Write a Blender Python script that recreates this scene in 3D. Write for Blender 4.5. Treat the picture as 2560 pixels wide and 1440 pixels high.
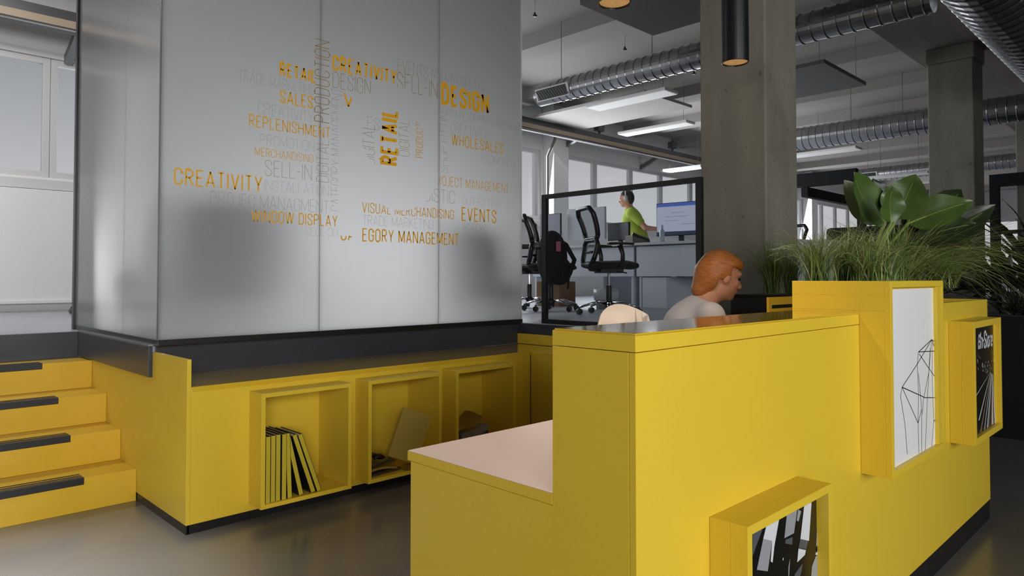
import bpy, bmesh, math, random
import numpy as np
from mathutils import Vector, Matrix

for o in list(bpy.data.objects):
    bpy.data.objects.remove(o)
SC = bpy.context.scene
COL = SC.collection
random.seed(7)
PI = math.pi

# ------------------------------------------------------------------ camera
F_PX, PPY, YAW, PIT, CAM_Z = 1747.46, 653.33, 0.794012, 0.023923, 1.25
_cy, _sy, _cp, _sp = math.cos(YAW), math.sin(YAW), math.cos(PIT), math.sin(PIT)
FWD = Vector((_cy*_cp, _sy*_cp, _sp)); RGT = Vector((_sy, -_cy, 0)); UPV = RGT.cross(FWD)
CAMP = Vector((0, 0, CAM_Z))
cd = bpy.data.cameras.new('camera'); cam = bpy.data.objects.new('camera', cd); COL.objects.link(cam)
cd.sensor_width = 36; cd.lens = F_PX/2560*36; cd.shift_y = (PPY-720)/2560; cd.clip_start = 0.05; cd.clip_end = 200
cam.matrix_world = Matrix.Translation(CAMP) @ Matrix((RGT, UPV, -FWD)).transposed().to_4x4()
SC.camera = cam

def at(px, py, d):                       # point seen at a pixel, d metres in front of the camera
    return CAMP + (FWD + RGT*((px-1280)/F_PX) - UPV*((py-PPY)/F_PX))*d

# ------------------------------------------------------------------ world, lights, exposure
W = bpy.data.worlds.new('world'); SC.world = W; W.use_nodes = True
_bg = W.node_tree.nodes['Background']; _bg.inputs[1].default_value = 1.0
_tc = W.node_tree.nodes.new('ShaderNodeTexCoord'); _sx = W.node_tree.nodes.new('ShaderNodeSeparateXYZ'); _cr = W.node_tree.nodes.new('ShaderNodeValToRGB')
W.node_tree.links.new(_tc.outputs['Generated'], _sx.inputs[0]); W.node_tree.links.new(_sx.outputs['Z'], _cr.inputs[0]); W.node_tree.links.new(_cr.outputs[0], _bg.inputs[0])
_cr.color_ramp.elements[0].position = 0.10; _cr.color_ramp.elements[0].color = (0.59, 0.59, 0.60, 1)      # hazy bright sky near the horizon, darker overhead
_cr.color_ramp.elements[1].position = 0.32; _cr.color_ramp.elements[1].color = (0.25, 0.26, 0.28, 1)

def area(name, loc, target, sx, sy, power, col=(1, 1, 1), spread=180):
    l = bpy.data.lights.new(name, 'AREA'); l.shape = 'RECTANGLE'; l.size = sx; l.size_y = sy
    l.energy = power; l.color = col; l.spread = math.radians(spread)
    o = bpy.data.objects.new(name, l); COL.objects.link(o); o.location = loc
    o.rotation_euler = (Vector(target)-Vector(loc)).to_track_quat('-Z', 'Y').to_euler()
    return o
area('daylight_street_window', (1.8, -6.6, 2.6), (1.6, 3.0, 0.6), 4.2, 2.6, 52, (0.93, 1.0, 1.0), 95)
area('corner_fill', (-3.2, -6.4, 2.5), (1.2, 3.6, 0.5), 4.0, 2.6, 152, (1.0, 0.98, 0.95), 95)  # added fill for bench fronts and stair risers, not a known window
area('entrance_floor_fill', (0.2, 3.25, 4.2), (0.2, 3.25, 0), 0.4, 0.4, 20, (0.93, 0.97, 1.0), 34)  # added fill that brightens the floor before the stairs, no known fitting
area('landing_fill', (0.0, 7.0, 4.35), (0.0, 7.5, 0), 3.0, 0.8, 95, (1.0, 0.98, 0.97))  # added overhead fill for the landing and left wall, source unseen
area('daylight_office_window', (9.5, 9.12, 3.1), (8.5, 0, 1.6), 14.0, 1.3, 480, (0.93, 0.96, 1.0))
area('daylight_far_window', (22.5, 9.12, 3.1), (21.0, 2, 1.6), 9.0, 1.3, 300, (0.93, 0.96, 1.0))
area('meeting_room_fill', (2.66, 5.3, 1.32), (2.66, 4.0, 1.40), 2.4, 0.45, 17, (1.0, 0.99, 0.98))  # added fill inside the closed room, backlights the frosted panels
SC.view_settings.view_transform = 'Standard'; SC.view_settings.look = 'None'
SC.view_settings.gamma = 1.0; SC.view_settings.use_curve_mapping = False
SC.view_settings.exposure = 0.0

# ------------------------------------------------------------------ materials
def srgb(r, g, b):
    f = lambda c: (c/255/12.92) if c/255 <= 0.04045 else ((c/255+0.055)/1.055)**2.4
    return (f(r), f(g), f(b), 1)
MATS = {}
def mat(name, col, rough=0.5, metal=0.0, noise=0.0, nscale=8.0, bump=0.0, bscale=60.0, coat=0.0, spec=0.5, stretch=None, emit=None, estr=0.0, trans=0.0):
    m = bpy.data.materials.new(name); m.use_nodes = True; nt = m.node_tree
    b = nt.nodes['Principled BSDF']; b.inputs['Base Color'].default_value = col
    b.inputs['Roughness'].default_value = rough; b.inputs['Metallic'].default_value = metal
    b.inputs['Specular IOR Level'].default_value = spec; b.inputs['Coat Weight'].default_value = coat
    b.inputs['Coat Roughness'].default_value = 0.06; b.inputs['Transmission Weight'].default_value = trans
    tc = nt.nodes.new('ShaderNodeTexCoord'); src = tc.outputs['Object']
    if stretch:
        mp = nt.nodes.new('ShaderNodeMapping'); mp.inputs['Scale'].default_value = stretch
        nt.links.new(src, mp.inputs[0]); src = mp.outputs[0]
    if noise:
        n = nt.nodes.new('ShaderNodeTexNoise'); n.inputs['Scale'].default_value = nscale; n.inputs['Detail'].default_value = 6
        nt.links.new(src, n.inputs['Vector'])
        mr = nt.nodes.new('ShaderNodeMapRange'); mr.inputs[1].default_value = 0.3; mr.inputs[2].default_value = 0.7
        mr.inputs[3].default_value = 1-noise; mr.inputs[4].default_value = 1+noise
        nt.links.new(n.outputs['Fac'], mr.inputs[0])
        mx = nt.nodes.new('ShaderNodeMix'); mx.data_type = 'RGBA'; mx.blend_type = 'MULTIPLY'; mx.inputs['Factor'].default_value = 1
        mx.inputs['A'].default_value = col; nt.links.new(mr.outputs[0], mx.inputs['B']); nt.links.new(mx.outputs['Result'], b.inputs['Base Color'])
    if bump:
        n2 = nt.nodes.new('ShaderNodeTexNoise'); n2.inputs['Scale'].default_value = bscale; n2.inputs['Detail'].default_value = 4
        nt.links.new(src, n2.inputs['Vector'])
        bp = nt.nodes.new('ShaderNodeBump'); bp.inputs['Strength'].default_value = bump; bp.inputs['Distance'].default_value = 0.01
        nt.links.new(n2.outputs['Fac'], bp.inputs['Height']); nt.links.new(bp.outputs[0], b.inputs['Normal'])
    if emit:
        b.inputs['Emission Color'].default_value = emit; b.inputs['Emission Strength'].default_value = estr
    MATS[name] = m
    return m
YEL = mat('yellow_laminate', (0.74, 0.515, 0.038, 1), 0.36, noise=0.02, nscale=3, bump=0.02, bscale=250)
YELG = mat('yellow_glossy_top', (0.70, 0.45, 0.028, 1), 0.10, coat=1.0)
YELT = mat('yellow_stair_top', (0.70, 0.44, 0.028, 1), 0.28, noise=0.03, bump=0.02, bscale=200)
WTOP = mat('worktop_white', srgb(240, 218, 208), 0.45)
DARK = mat('dark_steel_fascia', srgb(52, 54, 62), 0.30, noise=0.08, nscale=4)
TRIM = mat('light_edge_trim', srgb(150, 150, 155), 0.35, metal=0.6)
BLK = mat('black_plinth', srgb(26, 26, 28), 0.4, noise=0.1)
RUB = mat('black_rubber', srgb(28, 27, 32), 0.45)
GRIP = mat('grip_line', srgb(24, 20, 12), 0.6)
BFRAME = mat('black_frame', srgb(22, 23, 27), 0.35)
WALLM = mat('white_wall', srgb(226, 226, 226), 0.8, noise=0.02, nscale=2, bump=0.03, bscale=90)
WALLD = mat('grey_wall', srgb(70, 66, 62), 0.85, noise=0.05)
CEIL = mat('ceiling_plaster', srgb(150, 146, 141), 0.9, noise=0.03, nscale=1.5)
CONC = mat('concrete', srgb(128, 124, 112), 0.8, noise=0.14, nscale=5, bump=0.15, bscale=40, stretch=(1, 1, 0.25))
def pits(m, scale, lo, hi, dark):         # scattered pits and stains in cast concrete
    nt = m.node_tree; b = nt.nodes['Principled BSDF']; src = b.inputs['Base Color'].links[0].from_socket
    tc = nt.nodes.new('ShaderNodeTexCoord'); n = nt.nodes.new('ShaderNodeTexNoise'); n.inputs['Scale'].default_value = scale; n.inputs['Detail'].default_value = 2
    nt.links.new(tc.outputs['Object'], n.inputs['Vector']); r = nt.nodes.new('ShaderNodeMapRange'); r.inputs[1].default_value = lo; r.inputs[2].default_value = hi; r.inputs[3].default_value = 1; r.inputs[4].default_value = dark
    nt.links.new(n.outputs['Fac'], r.inputs[0]); x = nt.nodes.new('ShaderNodeMix'); x.data_type = 'RGBA'; x.blend_type = 'MULTIPLY'; x.inputs['Factor'].default_value = 1
    nt.links.new(src, x.inputs['A']); nt.links.new(r.outputs[0], x.inputs['B']); nt.links.new(x.outputs['Result'], b.inputs['Base Color'])
pits(CONC, 26, .70, .74, .55); pits(CONC, 2.2, .58, .72, .80)
BEAM = mat('concrete_beam', srgb(120, 112, 106), 0.85, noise=0.12, nscale=5, bump=0.15, bscale=30, stretch=(0.15, 1.6, 1))
FLOORM = mat('polished_concrete', srgb(108, 104, 100), 0.22, noise=0.14, nscale=1.3, bump=0.02, bscale=14, spec=0.6)
OFFFL = mat('office_floor', srgb(156, 160, 167), 0.35, noise=0.06, nscale=3)
STEEL = mat('galvanised_steel', srgb(176, 176, 178), 0.26, metal=1.0, noise=0.16, nscale=7, bump=0.15, bscale=18)
CHROME = mat('chrome', srgb(225, 225, 228), 0.08, metal=1.0)
GREYM = mat('grey_metal', srgb(110, 110, 112), 0.4, metal=0.5)
WHITEM = mat('white_metal', srgb(205, 205, 205), 0.45)
PANELM = mat('acoustic_felt', srgb(108, 106, 104), 0.95, bump=0.1, bscale=300)
PANELW = mat('acoustic_felt_white', srgb(176, 172, 168), 0.95)
BLKP = mat('black_plastic', srgb(20, 20, 22), 0.42)
BLKF = mat('black_fabric', srgb(16, 16, 18), 0.9, bump=0.3, bscale=200)
BLKMET = mat('black_tube', srgb(18, 20, 26), 0.35, noise=0.2, nscale=6, stretch=(6, 6, .3))
DESKG = mat('desk_grey', srgb(206, 211, 220), 0.5)
DESKT = mat('desk_top', srgb(205, 206, 208), 0.4)
SOIL = mat('soil', srgb(28, 22, 16), 0.95, bump=0.6, bscale=80)
GRASS1 = mat('grass_blade', srgb(84, 108, 44), 0.5, noise=0.45, nscale=9)
GRASS2 = mat('grass_blade_pale', srgb(146, 152, 88), 0.5, noise=0.25, nscale=9)
LEAF = mat('leaf_green', srgb(66, 88, 38), 0.32, noise=0.22, nscale=7)
LEAFP = mat('leaf_pale', srgb(122, 132, 104), 0.4, noise=0.12)
LEAFD = mat('leaf_dark', srgb(34, 44, 22), 0.35, noise=0.3)
STEMM = mat('leaf_stem', srgb(112, 128, 52), 0.45)
GOLD = mat('gold_vinyl', srgb(226, 166, 20), 0.45)
GOLDT = mat('olive_vinyl', srgb(150, 128, 84), 0.5)
GREYT = mat('grey_vinyl', srgb(146, 146, 144), 0.5)
PAPER = mat('white_print', srgb(236, 236, 238), 0.35)
INK = mat('black_print', srgb(14, 14, 15), 0.3)
INKG = mat('grey_print', srgb(150, 152, 158), 0.3)
INKW = mat('pale_print', srgb(214, 216, 222), 0.3)
INKR = mat('warm_print', srgb(150, 120, 96), 0.3)
INKB = mat('blue_print', srgb(40, 60, 84), 0.3)
BOOKY = mat('book_spine', srgb(196, 176, 48), 0.5)
BOOKC = mat('book_cover_black', srgb(20, 20, 22), 0.5)
BOOKO = mat('book_cover_olive', (0.36, 0.25, 0.012, 1), 0.6)
PAGE = mat('pages', srgb(216, 205, 160), 0.7, stretch=(200, 1, 1), noise=.08)
MAGD = mat('magazine_dark', srgb(66, 56, 44), 0.35, noise=0.5, nscale=14)
MAGG = mat('magazine_grey', srgb(128, 122, 116), 0.35, noise=0.3, nscale=10)
MAGO = mat('magazine_ochre', srgb(150, 116, 40), 0.4, noise=0.2, nscale=10)
SKIN = mat('skin', srgb(206, 150, 122), 0.5)
HAIRO = mat('hair_ginger', srgb(176, 108, 52), 0.5, noise=0.3, nscale=30, stretch=(1, 1, 5))
HAIRD = mat('hair_dark', srgb(40, 36, 38), 0.5)
SHIRTW = mat('shirt_white', srgb(206, 206, 212), 0.8)
SHIRTG = mat('shirt_lime', srgb(166, 186, 62), 0.8)
TROU = mat('trousers_dark', srgb(40, 42, 52), 0.8)
CREAM = mat('cream_shell', srgb(200, 188, 178), 0.45)
EYE = mat('eye_dark', srgb(30, 24, 20), 0.2)
LIP = mat('lips', srgb(170, 98, 84), 0.5)
CARD = mat('cardboard', srgb(120, 90, 62), 0.8, noise=.1)
BAGM = mat('clear_bag', srgb(190, 192, 196), 0.35, bump=.6, bscale=20)
SCR = mat('monitor_back', srgb(188, 192, 198), 0.45)
PINK = mat('pink_tag', srgb(158, 70, 96), 0.6)
WARM = mat('lamp_gold_inside', srgb(190, 140, 70), 0.5, noise=0.35, nscale=40, emit=srgb(200, 160, 104), estr=0.5)
LUMI = mat('luminaire_diffuser', srgb(190, 190, 188), 0.6, emit=(1, 0.98, 0.95, 1), estr=0.12)
SCREEN = mat('lit_screen', srgb(150, 158, 180), 0.3, emit=srgb(190, 196, 214), estr=0.35)
SCREENB = mat('lit_screen_blue', srgb(60, 80, 150), 0.3, emit=srgb(70, 92, 170), estr=0.5)
SCREEND = mat('lit_screen_dark', srgb(40, 48, 70), 0.3, emit=srgb(50, 60, 90), estr=0.3)

def front_fresnel(nt, ior):              # reflect on the outer faces only
    fr = nt.nodes.new('ShaderNodeFresnel'); fr.inputs[0].default_value = ior; g = nt.nodes.new('ShaderNodeNewGeometry')
    a = nt.nodes.new('ShaderNodeMath'); a.operation = 'SUBTRACT'; a.inputs[0].default_value = 1; nt.links.new(g.outputs['Backfacing'], a.inputs[1])
    b = nt.nodes.new('ShaderNodeMath'); b.operation = 'MULTIPLY'; nt.links.new(fr.outputs[0], b.inputs[0]); nt.links.new(a.outputs[0], b.inputs[1])
    return b.outputs[0]
def frosted():
    m = bpy.data.materials.new('frosted_glass'); m.use_nodes = True; nt = m.node_tree
    for n in list(nt.nodes): nt.nodes.remove(n)
    out = nt.nodes.new('ShaderNodeOutputMaterial')
    tr = nt.nodes.new('ShaderNodeBsdfTranslucent'); tr.inputs[0].default_value = (0.86, 0.87, 0.88, 1)
    df = nt.nodes.new('ShaderNodeBsdfDiffuse'); df.inputs[0].default_value = (0.80, 0.81, 0.83, 1)
    gl = nt.nodes.new('ShaderNodeBsdfGlossy'); gl.inputs[0].default_value = (1, 1, 1, 1); gl.inputs[1].default_value = 0.12
    m1 = nt.nodes.new('ShaderNodeMixShader'); m1.inputs[0].default_value = 0.08
    nt.links.new(tr.outputs[0], m1.inputs[1]); nt.links.new(df.outputs[0], m1.inputs[2])
    m2 = nt.nodes.new('ShaderNodeMixShader'); nt.links.new(front_fresnel(nt, 1.3), m2.inputs[0])
    nt.links.new(m1.outputs[0], m2.inputs[1]); nt.links.new(gl.outputs[0], m2.inputs[2])
    nt.links.new(m2.outputs[0], out.inputs[0]); return m
FROST = frosted()

def clear_glass(name, tint):
    m = bpy.data.materials.new(name); m.use_nodes = True; nt = m.node_tree
    for n in list(nt.nodes): nt.nodes.remove(n)
    out = nt.nodes.new('ShaderNodeOutputMaterial')
    tr = nt.nodes.new('ShaderNodeBsdfTransparent'); tr.inputs[0].default_value = tint
    gl = nt.nodes.new('ShaderNodeBsdfGlossy'); gl.inputs[1].default_value = 0.02
    m2 = nt.nodes.new('ShaderNodeMixShader'); nt.links.new(front_fresnel(nt, 1.2), m2.inputs[0])
    nt.links.new(tr.outputs[0], m2.inputs[1]); nt.links.new(gl.outputs[0], m2.inputs[2])
    nt.links.new(m2.outputs[0], out.inputs[0]); return m
PANE = clear_glass('window_glass', (0.94, 0.95, 0.96, 1))

# ------------------------------------------------------------------ mesh building
def tag(o, label=None, cat=None, group=None, kind=None):
    if label: o['label'] = label
    if cat: o['category'] = cat
    if group: o['group'] = group
    if kind: o['kind'] = kind
    return o

def thing(name, label, cat, loc=(0, 0, 0), rz=0, group=None):
    o = bpy.data.objects.new(name, None); COL.objects.link(o); o.empty_display_size = 0.1
    o.location = loc; o.rotation_euler = (0, 0, rz)
    return tag(o, label, cat, group)

def world_loc(o):
    v = Vector((0, 0, 0))
    while o is not None:
        v += o.location; o = o.parent
    return v

class MB:
    def __init__(s): s.v = []; s.f = []; s.m = []; s.mi = 0
    def add(s, vs, fs):
        b = len(s.v); s.v += [tuple(p) for p in vs]; s.f += [tuple(b+i for i in f) for f in fs]; s.m += [s.mi]*len(fs); return s
    def box(s, x0, x1, y0, y1, z0, z1):
        v = [(x, y, z) for z in (z0, z1) for y in (y0, y1) for x in (x0, x1)]
        return s.add(v, [(0, 2, 3, 1), (4, 5, 7, 6), (0, 1, 5, 4), (2, 6, 7, 3), (0, 4, 6, 2), (1, 3, 7, 5)])
    def obox(s, M, sx, sy, sz):            # oriented box centred at matrix M
        v = [M @ Vector((x*sx/2, y*sy/2, z*sz/2)) for z in (-1, 1) for y in (-1, 1) for x in (-1, 1)]
        return s.add(v, [(0, 2, 3, 1), (4, 5, 7, 6), (0, 1, 5, 4), (2, 6, 7, 3), (0, 4, 6, 2), (1, 3, 7, 5)])
    def prism(s, pts, axis, a, b):         # polygon in the other two axes, swept from a to b
        n = len(pts)
        def P(p, t):
            return {'x': (t, p[0], p[1]), 'y': (p[0], t, p[1]), 'z': (p[0], p[1], t)}[axis]
        v = [P(p, a) for p in pts]+[P(p, b) for p in pts]
        return s.add(v, [tuple(range(n))[::-1], tuple(range(n, 2*n))]+[(i, (i+1) % n, n+(i+1) % n, n+i) for i in range(n)])
    def frame(s, x0, x1, z0, z1, w, y0, y1, axis='y'):   # rectangular ring
        o = [(x0, z0), (x1, z0), (x1, z1), (x0, z1)]; i = [(x0+w, z0+w), (x1-w, z0+w), (x1-w, z1-w), (x0+w, z1-w)]
        def P(p, t): return (p[0], t, p[1]) if axis == 'y' else (t, p[0], p[1])
        v = [P(p, t) for t in (y0, y1) for ring in (o, i) for p in ring]
        fs = []
        for k in range(4):
            j = (k+1) % 4
            fs += [(k, j, 4+j, 4+k), (8+k, 12+k, 12+j, 8+j), (k, 8+k, 8+j, j), (4+k, 4+j, 12+j, 12+k)]
        return s.add(v, fs)
    def tube(s, path, r, seg=10, cap=True):
        path = [Vector(p) for p in path]; rs = r if isinstance(r, (list, tuple)) else [r]*len(path)
        n = len(path); ref = None; vs = []
        for i, p in enumerate(path):
            t = (path[min(i+1, n-1)]-path[max(i-1, 0)]).normalized()
            if ref is None: ref = t.orthogonal().normalized()
            ref = (ref-t*ref.dot(t)).normalized(); bi = t.cross(ref)
            vs += [p+(ref*math.cos(2*PI*k/seg)+bi*math.sin(2*PI*k/seg))*rs[i] for k in range(seg)]
        fs = [(i*seg+k, i*seg+(k+1) % seg, (i+1)*seg+(k+1) % seg, (i+1)*seg+k) for i in range(n-1) for k in range(seg)]
        if cap: fs += [tuple(range(seg))[::-1], tuple((n-1)*seg+k for k in range(seg))]
        return s.add(vs, fs)
    def ftube(s, path, rx, ry, up, seg=12, cap=True):     # flattened tube, ry measured along up
        path = [Vector(p) for p in path]; n = len(path); vs = []
        rx = rx if isinstance(rx, (list, tuple)) else [rx]*n; ry = ry if isinstance(ry, (list, tuple)) else [ry]*n
        for i, p in enumerate(path):
            t = (path[min(i+1, n-1)]-path[max(i-1, 0)]).normalized(); u = Vector(up); u = (u-t*u.dot(t)).normalized(); sd = t.cross(u)
            vs += [p+sd*math.cos(2*PI*k/seg)*rx[i]+u*math.sin(2*PI*k/seg)*ry[i] for k in range(seg)]
        fs = [(i*seg+k, i*seg+(k+1) % seg, (i+1)*seg+(k+1) % seg, (i+1)*seg+k) for i in range(n-1) for k in range(seg)]
        if cap: fs += [tuple(range(seg))[::-1], tuple((n-1)*seg+k for k in range(seg))]
        return s.add(vs, fs)
    def lathe(s, prof, c=(0, 0, 0), seg=24, axis='z'):
        vs = []
        for r, h in prof:
            for k in range(seg):
                a = 2*PI*k/seg; p = (r*math.cos(a), r*math.sin(a), h)
                if axis == 'x': p = (p[2], p[0], p[1])
                if axis == 'y': p = (p[0], p[2], p[1])
                vs.append((p[0]+c[0], p[1]+c[1], p[2]+c[2]))
        n = len(prof)
        fs = [(i*seg+k, i*seg+(k+1) % seg, (i+1)*seg+(k+1) % seg, (i+1)*seg+k) for i in range(n-1) for k in range(seg)]
        return s.add(vs, fs+[tuple(range(seg))[::-1], tuple((n-1)*seg+k for k in range(seg))])
    def ball(s, c, rx, ry=None, rz=None, seg=14, ring=9):
        ry = ry or rx; rz = rz or rx; vs = [(c[0], c[1], c[2]-rz)]
        for i in range(1, ring):
            a = -PI/2+PI*i/ring
            vs += [(c[0]+rx*math.cos(a)*math.cos(2*PI*k/seg), c[1]+ry*math.cos(a)*math.sin(2*PI*k/seg), c[2]+rz*math.sin(a)) for k in range(seg)]
        vs.append((c[0], c[1], c[2]+rz)); L = len(vs)-1
        fs = [(0, 1+(k+1) % seg, 1+k) for k in range(seg)]+[(L, L-seg+k, L-seg+(k+1) % seg) for k in range(seg)]
        fs += [(1+i*seg+k, 1+i*seg+(k+1) % seg, 1+(i+1)*seg+(k+1) % seg, 1+(i+1)*seg+k) for i in range(ring-2) for k in range(seg)]
        return s.add(vs, fs)
    def quad(s, *p): return s.add(p, [tuple(range(len(p)))])
    def build(s, name, m, parent=None, local=False, bevel=0, smooth=False, seg=2, sub=0):
        me = bpy.data.meshes.new(name); vs = s.v
        if parent is not None and not local:
            w = world_loc(parent); vs = [(p[0]-w.x, p[1]-w.y, p[2]-w.z) for p in vs]
        base = Vector((0, 0, 0))
        if parent is None and not local and vs:        # origin at the base of the thing
            a = np.array(vs); mn, mx = a.min(0), a.max(0)
            base = Vector(((mn[0]+mx[0])/2, (mn[1]+mx[1])/2, mn[2])); vs = [tuple(Vector(p)-base) for p in vs]
        me.from_pydata(vs, [], s.f)
        for x in (m if isinstance(m, (list, tuple)) else [m]): me.materials.append(x)
        me.polygons.foreach_set('material_index', s.m)
        me.polygons.foreach_set('use_smooth', [smooth]*len(s.f))
        me.update()
        bm = bmesh.new(); bm.from_mesh(me); bmesh.ops.recalc_face_normals(bm, faces=bm.faces); bm.to_mesh(me); bm.free()
        o = bpy.data.objects.new(name, me); COL.objects.link(o)
        if parent is not None: o.parent = parent
        else: o.location = base
        if bevel:
            b = o.modifiers.new('bevel', 'BEVEL'); b.width = bevel; b.segments = seg; b.limit_method = 'ANGLE'; b.angle_limit = 0.7
        if sub:
            b = o.modifiers.new('subdivision', 'SUBSURF'); b.levels = sub; b.render_levels = sub
        return o

def dup(root, loc, rz, label=None, group=None):
    r = root.copy(); COL.objects.link(r); r.location = loc; r.rotation_euler = (0, 0, rz)
    if label: r['label'] = label
    if group: r['group'] = group
    for ch in root.children:
        c = ch.copy(); COL.objects.link(c); c.parent = r
        for g in ch.children:
            d = g.copy(); COL.objects.link(d); d.parent = c
    return r

def struct(name, mb, m, bevel=0, parent=None):
    o = mb.build(name, m, parent, bevel=bevel)
    if parent is None: o['kind'] = 'structure'
    return o

# ------------------------------------------------------------------ setting
PZ = 0.885                                             # raised office level
struct('floor', MB().box(-6, 32, -7.2, 5.6, -0.1, 0), FLOORM)
p = MB()
p.prism([(1.275, 4.09), (4.09, 4.09), (4.09, 2.9), (32, 2.9), (32, 9.3), (-6, 9.3), (-6, 5.545), (1.275, 5.545)], 'z', 0, PZ)
struct('platform', p, OFFFL)
# window wall along the back of the raised office
YW = 9.256
def wall_with_openings(name, x0, x1, zb, zt, y0, y1, holes, z0, z1, m):
    w = MB(); w.box(x0, x1, y0, y1, zb, z0); w.box(x0, x1, y0, y1, z1, zt)
    xs = [x0]+[v for h in holes for v in h]+[x1]
    for i in range(0, len(xs), 2):
        if xs[i+1]-xs[i] > 1e-3: w.box(xs[i], xs[i+1], y0, y1, z0, z1)
    return struct(name, w, m)
holes = [(-3.9, -0.2), (0.0, 3.6), (4.2, 9.9), (10.45, 16.2), (16.9, 22.0), (22.4, 30.5)]
wall_with_openings('wall_back', -6, 32, PZ, 4.75, YW, YW+0.25, holes, 2.38, 3.74, WALLM)
wn = 0
for (a, b) in holes:
    wn += 1
    n = max(2, round((b-a)/1.22)) if a > 4 else 2
    if (a, b) == (0.0, 3.6): cuts = [0.0, 1.79, 3.6]
    elif (a, b) == (10.45, 16.2): cuts = [10.45, 11.59, 12.87, 14.07, 15.4, 16.2]
    else: cuts = [a+(b-a)*i/n for i in range(n+1)]
    fw = MB()
    for i in range(len(cuts)-1): fw.frame(cuts[i]+.002, cuts[i+1]-.002, 2.382, 3.738, 0.07, YW+0.03, YW+0.10)
    w = fw.build('window_%d' % wn, WHITEM, None, bevel=0.004); w['kind'] = 'structure'
    g = MB()
    for i in range(len(cuts)-1): g.box(cuts[i]+.06, cuts[i+1]-.06, YW+0.06, YW+0.068, 2.44, 3.68)
    g.build('window_pane', PANE, w)
    if a < 4:
        h = MB()
        for cx in cuts[1:-1]: h.box(cx-0.25, cx-0.10, YW+0.015, YW+0.035, 2.35, 2.37); h.box(cx+.12, cx+.3, YW+.015, YW+.035, 2.35, 2.37)
        h.build('window_hinge', GREYM, w)
t = MB(); t.box(-6, 4.2, YW-0.05, YW, 2.24, 2.35); struct('trim_1', t, WHITEM, 0.004)
t = MB(); t.box(4.2, 32, YW-0.05, YW, 2.24, 2.35); struct('trim_2', t, WHITEM, 0.004)
t = MB(); t.box(-6, 3.9, YW-0.10, YW-0.002, 0.97, 2.23); t.box(-6, 3.9, YW-0.125, YW-0.1, 0.97, 1.01)
struct('trim_3', t, WALLM, 0.006)
# wall posts between window bays
for i, cx in enumerate((4.0, 10.17, 16.55, 22.2)):
    struct('pillar_%d' % (i+1), MB().box(cx-0.22, cx+0.22, YW-0.28, YW-.001, PZ, 4.6), WALLM, 0.01)
# ends and street side
w = MB(); w.box(32, 32.25, -7.2, 9.5, 0, 1.5); w.box(32, 32.25, -7.2, 9.5, 3.4, 4.75); w.box(32, 32.25, -7.2, 0.5, 1.5, 3.4); w.box(32, 32.25, 8.8, 9.5, 1.5, 3.4)
struct('wall_right', w, WALLM)
struct('wall_left', MB().box(-6.25, -6, -7.2, 9.5, 0, 4.75), WALLM)
w = MB(); w.box(-6, -5.4, -7.2, -7, 0, 4.75); w.box(-5.4, 4.2, -7.2, -7, 0, 0.9); w.box(-5.4, 4.2, -7.2, -7, 4.0, 4.75); w.box(4.2, 32, -7.2, -7, 0, 4.75)
struct('wall_front', w, WALLD)
# ceiling with ribs and the concrete beam
c = MB(); c.box(-6, 32, -7.2, 9.5, 4.6, 4.75)
struct('ceiling', c, CEIL)
ribs = MB()
for k in range(-6, 13):
    x = 6.9+1.9*k
    ribs.prism([(x-0.02, 4.42), (x+0.40, 4.42), (x+0.44, 4.6), (x-0.06, 4.6)], 'y', 2.9, 9.25)
    ribs.prism([(x-0.02, 4.42), (x+0.40, 4.42), (x+0.44, 4.6), (x-0.06, 4.6)], 'y', -7, 1.82)
r = struct('ceiling_ribs', ribs, CEIL)
struct('beam', MB().box(-6, 32, 1.84, 2.87, 4.17, 4.6), BEAM, 0.015)
col = MB(); col.box(4.56, 5.06, 2.17, 2.67, 0, 4.17); struct('column', col, CONC, 0.012)
col = MB(); col.box(10.05, 10.55, 2.12, 2.62, 0, 3.98); col.box(10.03, 10.57, 2.10, 2.64, 3.98, 4.17); struct('column', col, CONC, 0.012)
col = MB(); col.box(15.5, 16.0, 2.12, 2.62, 0, 4.17); struct('column', col, CONC, 0.012)

# dark fascia round the raised level
f = MB(); f.box(1.25, 1.2685, 4.063, 5.528, 0.715, PZ-.004); struct('trim_4', f, DARK, 0.002)
f = MB(); f.box(-6, 1.25, 5.53, 5.545, 0.708, PZ-.004); struct('trim_5', f, DARK, 0.002)
f = MB(); f.box(1.29, 4.09, 4.075, 4.09, 0.717, PZ-.004); struct('trim_6', f, DARK, 0.002)
f = MB(); f.box(4.075, 4.09, 2.9, 4.074, 0.80, PZ-.004); struct('trim_7', f, DARK, 0.002)
f = MB(); f.box(1.25, 1.275, 4.065, 5.545, PZ-.003, PZ+.006); struct('trim_8', f, TRIM)

# ------------------------------------------------------------------ stairs
st = thing('staircase', 'yellow staircase of four steps with black grip nosings', 'staircase', (0.0, 4.305, 0))
ys = [4.305, 4.605, 4.905, 5.245, 5.529]
for i in range(4):
    m = MB(); m.box(-1.6, 1.2688, ys[i], 5.529, 0.177*i+(0.0005 if i else 0), 0.177*(i+1))
    s = m.build('step', YELT, st, bevel=0.002)
    xe = 1.01 if i < 3 else 0.99
    n = MB(); n.box(-1.1, xe, ys[i]-0.006, ys[i]+0.03, 0.177*(i+1)-0.034, 0.177*(i+1)+0.004); n.build('nosing', RUB, s, bevel=0.002)
    g = MB(); g.box(-1.1, xe, ys[i]+0.052, ys[i]+0.064, 0.177*(i+1)+.0002, 0.177*(i+1)+0.0025); g.box(-1.1, xe, ys[i]+0.090, ys[i]+0.100, 0.177*(i+1)+.0002, 0.177*(i+1)+0.0025); g.build('grip_strip', GRIP, s)

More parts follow.
